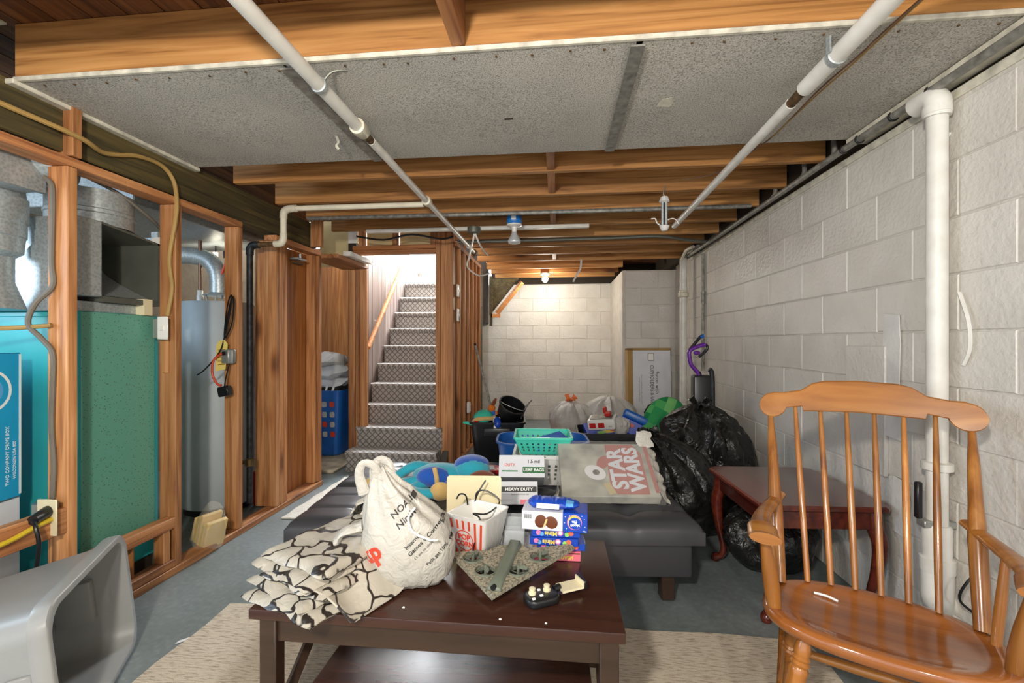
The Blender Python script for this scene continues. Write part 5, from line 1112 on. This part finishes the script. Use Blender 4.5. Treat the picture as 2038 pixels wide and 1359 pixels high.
# generic plush animal lying down
pt_ = thing('plush_toy', 'teal and blue plush animal with tan feet sprawled on the futon', 'plush toy', (-.62, 2.30, FZ), R(5)); pt_.scale = (.9, .9, .78)
B().ball((0, .05, .085), (.17, .10, .085), 20, 12).ob('body', 'teal_plush', pt_)
B().ball((-.03, -.02, .10), (.10, .05, .07), 16, 10).ob('belly_patch', 'blue_plush', pt_)
B().ball((.19, .04, .13), (.105, .09, .085), 18, 12).ob('head', 'teal_plush', pt_)
B().ball((.185, .06, .165), (.105, .085, .06), 18, 10).ob('cap', 'blue_plush', pt_)
B().tube([(-.06, .09, .12), (-.16, .08, .14), (-.25, .05, .09), (-.30, .02, .05)], [.035, .035, .03, .028], 12, 5).ob('arm', 'teal_plush', pt_)
B().ball((-.32, .03, .045), (.055, .05, .045), 14, 9).ob('paw', 'grey_plush', pt_)
B().tube([(-.05, .0, .07), (-.14, -.06, .03), (-.10, -.13, .035), (.0, -.15, .04)], [.04, .036, .034, .032], 12, 5).ob('leg', 'teal_plush', pt_)
B().tube([(-.12, .0, .07), (-.20, -.02, .06), (-.27, -.05, .035)], [.035, .03, .026], 12, 5).ob('leg', 'teal_plush', pt_)
B().ball((.035, -.155, .055), (.06, .035, .06), 14, 9).ob('foot', 'tan_plush', pt_); B().ball((-.38, -.04, .05), (.05, .035, .055), 14, 9).ob('foot', 'tan_plush', pt_)
B().tube([(-.02, -.045, .17), (-.005, -.065, .12), (.0, -.07, .08)], .014, 8, 3).ob('strap', 'tan_plush', pt_)
B().ball((.10, -.07, .05), (.08, .05, .05), 14, 9).ob('tail', 'blue_plush', pt_)
pq = thing('plush_toy', 'small brown plush toy with orange and blue spots beside the teal plush', 'plush toy', (-.385, 2.27, FZ))
B().ball((0, 0, .06), (.085, .06, .062), 18, 12).ob('body', 'brown_plush', pq)
B().ball((-.065, -.045, .065), (.035, .03, .032), 12, 9).ob('muzzle', 'orange_plush', pq); B().tube([(-.05, -.05, .04), (-.03, -.06, .02), (.01, -.065, .03)], .016, 8, 4).ob('paw', 'orange_plush', pq)
for x, z in ((.03, .075), (-.005, .05), (.045, .035)): B().tube([(x - .012, -.05, z - .02), (x, -.066, z), (x + .012, -.05, z + .02)], .007, 6, 3).ob('patch', 'teal_plush', pq)
for x, z in ((.06, .06), (.04, .10), (.02, .02)): B().ball((x, -.042, z), .009, 8, 6).ob('spot', 'orange_plush', pq)
tag(place(B().prism([(-.09, -.06), (.08, -.07), (.10, .05), (-.07, .06)], 0, .003).ob('paper_sheet', 'bandaid'), (-1.0, 2.66, FZ - .006), R(8)), 'white paper sheet lying on the far left of the futon', 'paper')
# leaf bag cartons
lf = thing('leaf_bag_box', 'white leaf bag carton with a green band on the futon', 'box', (-.17, 2.31, FZ + .062), rot=(R(-28), 0, R(4)))
carton('carton', 'carton_white', lf, -.13, .10, -.10, .12, 0, .11); strip(lf, 'greenprint', (.045, -.1003, .036), .11, .03); text('LEAF BAGS', .0215, 'white', lf, (.045, -.1012, .036), bold=.0006)
text('1.5 mil', .024, 'black', lf, (.045, -.1005, .078), bold=.0004); text('DUTY', .02, 'popred', lf, (-.075, -.1005, .06), bold=.0003); strip(lf, 'greenprint', (-.075, -.1003, .03), .08, .006)
strip(lf, 'greenprint', (-.02, .06, .1103), .21, .05, (0, 0, 0)); text('QUICK TIE LAWN & LEAF', .017, 'white', lf, (-.02, .06, .1112), (0, 0, 0), bold=.0003)
strip(lf, 'black', (.0, -.005, .1103), .15, .028, (0, 0, 0)); text('EXTRA', .018, 'white', lf, (.0, -.005, .1112), (0, 0, 0)); B().prism([(-.06, -.02), (.05, -.03), (.06, .02), (-.05, .02)], 0, .002, Tm((.05, -.06, .1105))).ob('torn_flap', 'bandaid', lf, 0)
hv = thing('leaf_bag_box', 'white carton with a black heavy duty band on the near futon edge', 'box', (-.185, 2.07, FZ + .03), rot=(R(-18), 0, R(6)))
carton('carton', 'carton_white', hv, -.12, .09, -.07, .08, 0, .10); strip(hv, 'black', (.005, -.0703, .065), .16, .024); text('HEAVY DUTY', .019, 'white', hv, (.005, -.0712, .065), bold=.0006, sx=1.1)
text('NOT FOR FOOD USE', .0085, 'black', hv, (.01, -.0705, .043)); strip(hv, 'pinkprint', (.045, -.0703, .012), .07, .02); strip(hv, 'conduit', (-.05, -.0703, .02), .05, .002)
bx = tag(place(B().box(-.06, .06, -.03, .03, 0, .03).bevel(.002, 1).ob('small_box', 'bandaid'), (-.32, 2.37, FZ), R(8)), 'tiny white box between the plush toys and the leaf bag carton', 'box')
tb = thing('toy_tablet', 'red rimmed toy tablet lying on the far futon cushion', 'tablet', (-.45, 2.66, FZ), R(10))
B().prism(rrect(.20, .14, .03), 0, .025).bevel(.006, 2, 40).ob('case', 'redplastic', tb); strip(tb, 'carton_white', (0, 0, .0253), .14, .09, (0, 0, 0), r=.008)
# white perforated basket with the mint basket stacked on it
def perforated(w0, d0, w1, d1, h, holes, t=.003):
    b = B(); NXX, NZ = holes
    for (a, sgn, W0, W1, D0, D1) in ((0, -1, w0, w1, d0, d1), (0, 1, w0, w1, d0, d1), (1, -1, d0, d1, w0, w1), (1, 1, d0, d1, w0, w1)):
        def pt(u, z, off):
            ww = W0 + (W1 - W0) * z / h; dd = D0 + (D1 - D0) * z / h; x = (u - .5) * ww; y = sgn * (dd / 2 - off)
            return Vector((x, y, z)) if a == 0 else Vector((y, x, z))
        us = [0]; zs = [0]
        for i in range(NXX): us += [(i + .35 + .35) / (NXX + .4), (i + 1.05) / (NXX + .4)]
        us += [1]
        for j in range(NZ): zs += [h * (.18 + .62 * (j + .2) / NZ), h * (.18 + .62 * (j + .8) / NZ)]
        zs += [h]
        for i in range(len(us) - 1):
            for j in range(len(zs) - 1):
                if i % 2 == 1 and j % 2 == 1: continue
                b.loft([[pt(us[i], zs[j], o), pt(us[i + 1], zs[j], o), pt(us[i + 1], zs[j + 1], o), pt(us[i], zs[j + 1], o)] for o in (0, t)])
    b.box(-w0 / 2, w0 / 2, -d0 / 2, d0 / 2, 0, t)
    return b
wb_ = thing('plastic_basket', 'white perforated plastic basket on the futon carrying the mint one', 'basket', (-.075, 2.55, FZ), R(2))
perforated(.27, .20, .33, .26, .15, (8, 4)).ob('body', 'whiteplastic', wb_, 0)
rim = lambda w, d, z: [Vector((x, y, z)) for x, y in rrect(w, d, .02)]
def rim_ob(par, mat, w, d, z, t=.02, h=.02): B().loft([rim(w, d, z), rim(w + t, d + t, z), rim(w + t, d + t, z + h), rim(w - .008, d - .008, z + h), rim(w - .008, d - .008, z), rim(w, d, z)], False).ob('rim', mat, par, 40)
rim_ob(wb_, 'whiteplastic', .33, .26, .15)
mb = thing('plastic_basket', 'mint green basket with cut-out flowers stacked in the white basket', 'basket', (-.085, 2.56, FZ + .16), R(3))
perforated(.24, .17, .31, .25, .09, (9, 3)).ob('body', 'tealbasket', mb, 0); rim_ob(mb, 'tealbasket', .31, .25, .09, .016, .012)
B().box(-.05, .05, .126, .133, .045, .062).bevel(.003, 1).ob('handle_slot', 'carton_brown', mb)
nb = thing('blue_folder', 'dark blue folder lying slanted in the mint basket', 'folder', (-.06, 2.56, FZ + .21), R(30))
B().box(-.10, .12, -.06, .06, 0, .012, Tm((0, 0, 0), (R(14), R(-10), 0))).bevel(.002, 1).ob('cover', 'bluetub', nb, 0); B().box(-.02, .06, -.062, -.02, .012, .0135, Tm((0, 0, 0), (R(14), R(-10), 0))).ob('label_card', 'bandaid', nb, 0)
og = B().grid(lambda u, v: Vector((.0 + .10 * u, 0 - .02 * v, .10 * v + .02 * math.sin(u * 7))), 10, 8).noise(.015, 30); og.solid(.003)
tag(place(og.ob('orange_bag', 'orange', None, 60), (.07, 2.40, FZ), R(25)), 'crumpled orange bag against the white basket', 'bag')
tp_ = thing('blue_tub', 'long blue plastic tub behind the stacked baskets', 'tub', (-.11, 2.93, .40 - .38), R(4))
tub(.50, .30, .62, .40, .50, .006, .12, .012).ob('body', 'bluetub', tp_, 50)
tp_.location = (-.11, 3.17, 0)
# boxed toy in cloudy bag, propped up
sw = thing('bagged_game_box', 'flat boxed game in a cloudy plastic bag propped on the right of the futon', 'box', (.255, 2.19, FZ + .004), R(5), rot=(R(31), 0, R(4)))
carton('carton', 'artprint', sw, -.235, .235, 0, .355, 0, .05, .003)
RT = (0, 0, R(90))
b = B(); b.prism([(-.165, -.085), (.10, -.095), (.165, -.06), (.165, .085), (-.10, .095), (-.165, .07)], 0, .0012, Tm((.10, .18, .0502), RT)); b.ob('logo_panel', 'reddim', sw, 0)
text('STAR', .105, 'carton_white', sw, (.058, .178, .0518), RT, sx=1.08, bold=.004); text('WARS', .105, 'carton_white', sw, (.142, .178, .0518), RT, sx=1.0, bold=.004)
disc(sw, 'bandaid', (-.06, .15, .0503), .055, .045, (0, 0, R(-35)), 'art_shape'); disc(sw, 'conduit', (-.055, .15, .0512), .018, .018, (0, 0, 0), 'art_shape'); disc(sw, 'reddim', (-.01, .22, .0502), .05, .03, (0, 0, R(60)), 'art_shape')
strip(sw, 'reddim', (.225, .19, .0502), .02, .33, (0, 0, 0)); strip(sw, 'creamboard', (.03, .06, .0502), .10, .07, (0, 0, R(20)))
b = B().grid(lambda u, v: Vector((-.25 + .51 * u, -.012 + .38 * v, .056 - .01 * (abs(u - .5) * 2) ** 8 - .04 * (1 if v < .01 or u < .01 else 0))), 50, 36).noise(.004, 30, 2); b.ob('bag_film', 'filmclear', sw, 60)
b = B().grid(lambda u, v: Vector((.235 + .05 * u, .0 + .37 * v, .05 - .055 * u + .01 * math.sin(v * 30))), 8, 40).noise(.012, 40, 5); b.solid(.001); b.ob('bag_edge', 'shopbag', sw, 60)
b = B().grid(lambda u, v: Vector((.19 + .08 * u, .33 + .07 * v, .05 + .05 * v)), 8, 8).noise(.014, 30, 6); b.solid(.001); b.ob('bag_ear', 'shopbag', sw, 60)
b = B().grid(lambda u, v: Vector((-.25 - .04 * v * (1 - u), -.03 + .14 * u, .05 - .05 * v + .01 * math.sin(u * 20))), 14, 8).noise(.01, 40, 9); b.solid(.001); b.ob('bag_tail', 'shopbag', sw, 60)
pr_ = tag(place(B().box(-.2, .2, -.10, .10, 0, .14).bevel(.004, 1).ob('brown_carton', 'carton_brown'), (.27, 2.50, FZ - .004), R(4)), 'unseen brown carton added to prop up the bagged game box', 'box')  # hidden support box, added so the tilted game box does not float

# ------------------------------------------------------------------ piles at the back
def trash_bag(name, label, loc, rx, ry, h, seed, mat='blackbag', knot=True, lean=(0, 0), amp=1.0, tie=None, cat='trash bag'):
    t = thing(name, label, cat, loc)
    rows = []; n = 72
    for k in range(30):
        u = k / 29; a = u * math.pi * .93
        r_ = math.sin(a) ** .75 if u < .62 else max(.10, math.sin(a) ** 1.05); z = h * (.5 - .5 * math.cos(a)) ** .92
        row = []
        for i in range(n):
            q = 2 * math.pi * i / n
            pleat = 1 + max(0, u - .5) * .55 * math.sin(q * 11 + 3 * noise.noise(Vector((math.cos(q) * 2, math.sin(q) * 2, seed)))) * (1 if r_ > .12 else .4)
            p = Vector((math.cos(q) * 1.6, math.sin(q) * 1.6, u * 3.2 + seed))
            d = 1 + amp * (.20 * noise.noise(p) + .09 * (1 - 2 * abs(noise.noise(p * 2.3))) + .05 * (1 - 2 * abs(noise.noise(p * 5.1))))
            row.append(Vector((rx * r_ * pleat * d * math.cos(q) + lean[0] * u * u, ry * r_ * pleat * d * math.sin(q) + lean[1] * u * u, max(.002, z * (1 + .05 * noise.noise(p * 1.7))))))
        rows.append(row)
    B().loft(rows).ob('bag_body', mat, t, 60)
    if knot:
        top_ = Vector((lean[0], lean[1], h * .98)); kb = B(); rr = random.Random(seed)
        for i in range(9):
            q = 2 * math.pi * i / 9; kb.tube([top_ + Vector((0, 0, -.03)), top_ + Vector((.02 * math.cos(q), .02 * math.sin(q), .02)), top_ + Vector((.075 * math.cos(q) * rr.uniform(.5, 1.2), .075 * math.sin(q) * rr.uniform(.5, 1.2), rr.uniform(.0, .09)))], [.016, .014, .028], 7, 4, flat=.35)
        kb.noise(.01, 45, seed).ob('tied_top', mat if not tie else tie, t, 50)
    return t
trash_bag('trash_bag', 'largest black trash bag heaped against the block wall', (1.04, 3.30, 0), .30, .31, .72, 3.1, lean=(-.04, 0))
trash_bag('trash_bag', 'black trash bag beside the futon with its tied top pointing left', (.83, 2.86, .0), .215, .26, .60, 8.4, lean=(-.26, .02))
trash_bag('trash_bag', 'low black trash bag under the cherry end table', (1.09, 2.45, 0), .20, .17, .33, 12.7, knot=False)
trash_bag('trash_bag', 'white trash bag with an orange drawstring before the alcove wall', (.17, 5.15, 0), .24, .24, .50, 5.2, 'whitebag', True, (-.03, 0), .8, 'orange')
trash_bag('trash_bag', 'cloudy trash bag slumped behind the pile of toys', (.58, 5.18, 0), .26, .24, .56, 6.6, 'whitebag', False, (0, 0), .8)
gp = thing('black_tote', 'empty black plastic tote on the floor behind the futon', 'tote', (.42, 3.64, 0), R(2))
tub(.50, .34, .60, .40, .40, .006, .05, .014).ob('body', 'blacktote', gp, 50)
gq = thing('toy_tote', 'dark tote full of games standing behind the empty black tote', 'tote', (.46, 4.15, 0))
tub(.46, .34, .56, .42, .38, .006, .06, .014).ob('body', 'blacktote', gq, 50)
pc = thing('toy_camera', 'white, grey and red boxy toy perched on the games', 'toy', (.40, 3.99, .43), R(-20), rot=(R(12), R(-6), R(-18)))
B().box(-.12, .12, -.075, .075, 0, .09).bevel(.012, 2).ob('body', 'whiteplastic', pc); B().box(-.095, .095, -.055, .055, .09, .10).bevel(.004, 1).ob('grey_top', 'conduit', pc)
for dx in (-.075, .0): B().box(dx - .028, dx + .028, -.079, -.074, .02, .065).bevel(.003, 1).ob('red_window', 'redplastic', pc)
B().box(-.124, -.119, -.045, .03, .025, .07).ob('red_window', 'redplastic', pc); B().box(.03, .08, -.03, .05, .10, .13).bevel(.008, 1).ob('red_siren', 'redplastic', pc); B().box(.0, .03, .06, .11, .10, .15).bevel(.006, 1).ob('red_siren', 'redplastic', pc); text('911', .02, 'black', pc, (.08, -.0755, .03))
gm = thing('board_game', 'blue board game box with a colourful picture lying in the tote', 'box', (.44, 4.08, .345), 0, rot=(R(14), R(-4), R(6)))
carton('carton', 'blueprint', gm, -.19, .17, -.15, .15, 0, .055); disc(gm, 'yellowprint', (0, -.05, .0553), .06, .03, (0, 0, 0)); disc(gm, 'limedot', (-.06, -.06, .0556), .04, .025, (0, 0, 0)); disc(gm, 'coraldot', (.05, -.04, .056), .03, .02, (0, 0, 0)); strip(gm, 'white', (-.01, -.1505, .03), .2, .02)
bc_ = thing('toy_case', 'bright blue toy case standing tilted in the tote', 'case', (.66, 4.02, .42), 0, rot=(R(-8), R(24), R(-12)))
B().box(-.13, .12, -.05, .05, .06, .13).bevel(.02, 3).ob('lid', 'bluetub', bc_); B().box(-.13, .10, -.04, .06, -.06, .06).bevel(.006, 1).ob('tray', 'blueprint', bc_); B().box(-.05, .0, -.05, -.038, .0, .03).ob('red_piece', 'redplastic', bc_); B().box(-.09, -.06, -.05, -.038, .02, .05).ob('white_piece', 'whiteplastic', bc_)
pw_ = trash_bag('carrier_bag', 'thin clear carrier bag between the toy and the blue case', (.55, 3.98, .36), .07, .05, .16, 2.2, 'whitebag', False, (0, 0), .8, cat='bag')
gpl = thing('pixel_cushion', 'round green cushion with a blocky pixel pattern behind the black bags', 'cushion', (.93, 4.02, .47), 0, rot=(R(75), R(30), 0))
B().ball((0, 0, 0), (.19, .24, .075), 28, 14).ob('cover', 'pixel', gpl)
tag(place(B().box(-.2, .2, -.18, .18, 0, .30).bevel(.004, 1).ob('brown_carton', 'carton_brown'), (.98, 4.05, 0), R(4)), 'made-up hidden brown carton added to hold up the green cushion', 'box')  # invented box placed out of sight to carry the cushion
# long white carton leaning on the corner wall
wc_ = thing('tall_carton', 'tall white carton with printed sides leaning on the corner wall', 'box', (1.07, 5.33, 0), R(3), rot=(R(-3), 0, R(4)))
B().box(-.25, .25, 0, .13, 0, 1.10).bevel(.003, 1).ob('carton', 'carton_white', wc_); B().box(-.252, -.19, -.003, .131, 0, 1.102).bevel(.002, 1).ob('brown_edge', 'carton_brown', wc_, 0); B().box(-.252, .25, -.003, .131, 1.075, 1.104).bevel(.002, 1).ob('brown_top', 'carton_brown', wc_, 0)
VT = (R(90), R(-90), 0); VD = (R(90), R(90), 0)
text('Futon with', .06, 'black', wc_, (.09, -.002, .70), VD); text('CUPHOLDERS & USB', .055, 'black', wc_, (.03, -.002, .68), VD, sx=.9); text('futon con portavasos y usb, canape lit avec', .02, 'conduit', wc_, (-.09, -.002, .62), VD); text('assembly required, ensamblaje necesario', .018, 'conduit', wc_, (-.115, -.002, .62), VD)
strip(wc_, 'black', (.02, -.001, 1.0), .07, .09, name='icon'); strip(wc_, 'white', (.02, -.0018, 1.0), .06, .08, name='icon')
B().prism([(-.07, -.13), (.02, -.15), (.07, -.10), (.08, .12), (.03, .13), (-.01, .12), (-.05, .10), (-.10, .02)], 0, .001, Tm((.03, -.001, .34), FRONT)).ob('futon_picture', 'blackplastic', wc_, 0); strip(wc_, 'black', (-.14, -.001, .12), .04, .05, name='icon')
# stick vacuum in the corner
vc = thing('stick_vacuum', 'black vacuum with a purple handle standing behind the trash bags', 'vacuum', (1.18, 3.86, 0))
B().tube([(.02, .0, .02), (.02, .0, .45), (.0, .0, .86), (-.015, 0, .92)], [.02, .02, .016, .018], 10, 3).ob('wand', 'blackplastic', vc)
B().tube([(-.012, 0, .86), (-.012, 0, .91), (-.07, 0, .98), (-.085, 0, 1.04), (-.085, 0, 1.10), (-.03, 0, 1.135), (.04, 0, 1.155)], .017, 10, 3).ob('handle', 'purple', vc)
B().tube([(.04, 0, 1.155), (.055, 0, 1.14), (.05, 0, 1.11), (-.01, 0, 1.05)], .012, 8, 3).ob('grip', 'blackplastic', vc)
B().tube([(-.08, .02, 1.11), (.0, .02, 1.21), (.02, .02, 1.225)], .013, 8, 3).ob('second_handle', 'blackplastic', vc); B().tube([(.005, .02, 1.215), (.035, .02, 1.228)], .015, 8, 1).ob('blue_end', 'bluetub', vc)
B().ball((-.03, -.01, 1.085), (.03, .015, .018), 10, 7).ob('trigger', 'purple', vc)
B().box(-.06, .09, -.04, .08, 0, .90).bevel(.02, 2).ob('body', 'blacktote', vc); B().box(-.12, .13, -.15, .1, 0, .07).bevel(.02, 2).ob('floor_head', 'blackplastic', vc)
B().tube([(.06, -.03, .95), (.085, -.03, .9), (.09, -.03, .6), (.10, -.03, .3)], .02, 8, 4).ob('hose', 'blackpipe', vc)
# black bin of toys under the stud wall
kb = thing('toy_bin', 'black storage bin overflowing with toys beside the stud wall', 'bin', (-.55, 4.14, 0), R(4))
tub(.40, .32, .48, .40, .46, .006, .06, .016).ob('body', 'blacktote', kb, 50)
B().box(-.12, .12, -.215, -.19, .33, .41).bevel(.012, 2).ob('grip', 'blacktote', kb)
tag(place(B().box(-.19, .19, -.15, .15, 0, .33).bevel(.03, 2).noise(.03, 9).ob('toy_fill', 'blackbag'), (-.55, 4.14, .04), R(4)), 'dark bundled toys filling the black storage bin', 'toys')
pn = thing('black_pail', 'black pail tipped over on top of the toys', 'pail', (-.49, 4.12, .44), 0, rot=(R(28), R(22), R(10)))
b = B().lathe([(.085, 0), (.09, .006), (.12, .19), (.128, .192), (.128, .205), (.116, .205), (.086, .012)], 28); b.ob('body', 'blackplastic', pn, 50)
B().tube([(-.118, 0, .19), (-.09, -.06, .22), (0, -.09, .235), (.09, -.06, .22), (.118, 0, .19)], .003, 6).ob('bail', 'galv', pn)
bh = thing('broom_stick', 'thin grey broomstick leaning out of the toy bin', 'stick', (-.60, 4.16, .40))
B().cyl((.02, 0, .0), (-.20, .15, .74), .011, n=8).ob('pole', 'conduit', bh); B().cyl((-.20, .15, .74), (-.206, .154, .76), .013, n=8).ob('tip', 'blackplastic', bh)
hat = thing('toy_hat', 'mint and tan cloth toy hat on the left of the toy bin', 'hat', (-.67, 4.02, .47), 0, rot=(R(20), R(-10), 0))
B().ball((0, 0, .03), (.09, .08, .06), 16, 10).ob('crown', 'tealbasket', hat); B().tube([(-.10, -.02, .0), (-.05, -.07, .05), (.02, -.075, .05), (.09, -.04, .02), (.10, .02, .0)], .018, 8, 5).ob('brim', 'tan_plush', hat); B().tube([(-.07, -.06, .0), (-.14, -.05, .02), (-.18, -.04, .025)], [.02, .014, .008], 8, 4).ob('ribbon', 'tealbasket', hat)
fg = thing('toy_figure', 'small orange and blue toy figure in the toy bin', 'toy', (-.60, 4.05, .49), R(20))
B().ball((0, 0, .08), (.035, .03, .035), 12, 9).ob('head', 'orange_plush', fg); B().box(-.03, .03, -.02, .02, .0, .06).bevel(.008, 2).ob('torso', 'bluetub', fg); B().tube([(.0, 0, .10), (.02, 0, .13), (.04, .0, .17)], [.016, .02, .008], 8, 3).ob('crest', 'brown_plush', fg); B().tube([(.03, 0, .05), (.06, -.02, .02)], .012, 8, 1).ob('arm', 'orange_plush', fg)
tag(place(B().ball((0, 0, 0), (.024, .02, .024), 12, 9).ob('red_ball', 'redplastic'), (-.72, 3.94, .475)), 'small red ball at the left rim of the toy bin', 'ball')
sn = thing('toy_shoe', 'blue and white toy shoe standing in the toy bin', 'toy', (-.545, 3.98, .44), 0, rot=(R(60), 0, R(20)))
B().box(-.035, .035, -.05, .06, 0, .03).bevel(.012, 2).ob('sole', 'whiteplastic', sn); B().ball((0, .0, .04), (.034, .055, .03), 12, 8).ob('upper', 'blueprint', sn)
single(B().tube([(-.33, 4.05, .48), (-.30, 4.05, .56), (-.26, 4.06, .62), (-.23, 4.06, .65)], [.012, .009, .006, .003], 6), 'bent_rod', 'blackplastic', 'thin dark bent rod sticking out right of the toy bin', 'rod')

# ------------------------------------------------------------------ prints and fittings hang under the part that carries them
CARRY = {'lettering': ('carton', 'body', 'bag_body'), 'print': ('carton', 'body'), 'ring_print': ('carton', 'body'), 'barcode_bar': ('carton',), 'stripe': ('body',), 'icon': ('carton',), 'biscuit_print': ('carton',),
         'futon_picture': ('carton',), 'art_shape': ('carton',), 'logo_panel': ('carton',), 'toggle': ('plate',), 'print_line': ('card',), 'hole': ('body',), 'torn_edge': ('carton',), 'box_label': ('junction_box',), 'thumbstick': ('body',), 'button': ('body',),
         'red_window': ('body',), 'union': ('tank',), 'hood_leg': ('draft_hood',), 'handle_slot': ('body',), 'lever': ('valve_body',), 'camera_eye': ('fuselage',), 'torn_flap': ('carton',), 'brown_edge': ('carton',), 'brown_top': ('carton',), 'bail': ('body',), 'grip': ('body', 'handle')}
bare = lambda o: o.name.split('.')[0]
for t in [o for o in bpy.data.objects if o.parent is None and o.type == 'EMPTY']:
    ch = list(t.children)
    for c in ch:
        want = CARRY.get(bare(c))
        if not want: continue
        host = next((h for w in want for h in ch if bare(h) == w and h is not c), None)
        if host: c.parent = host
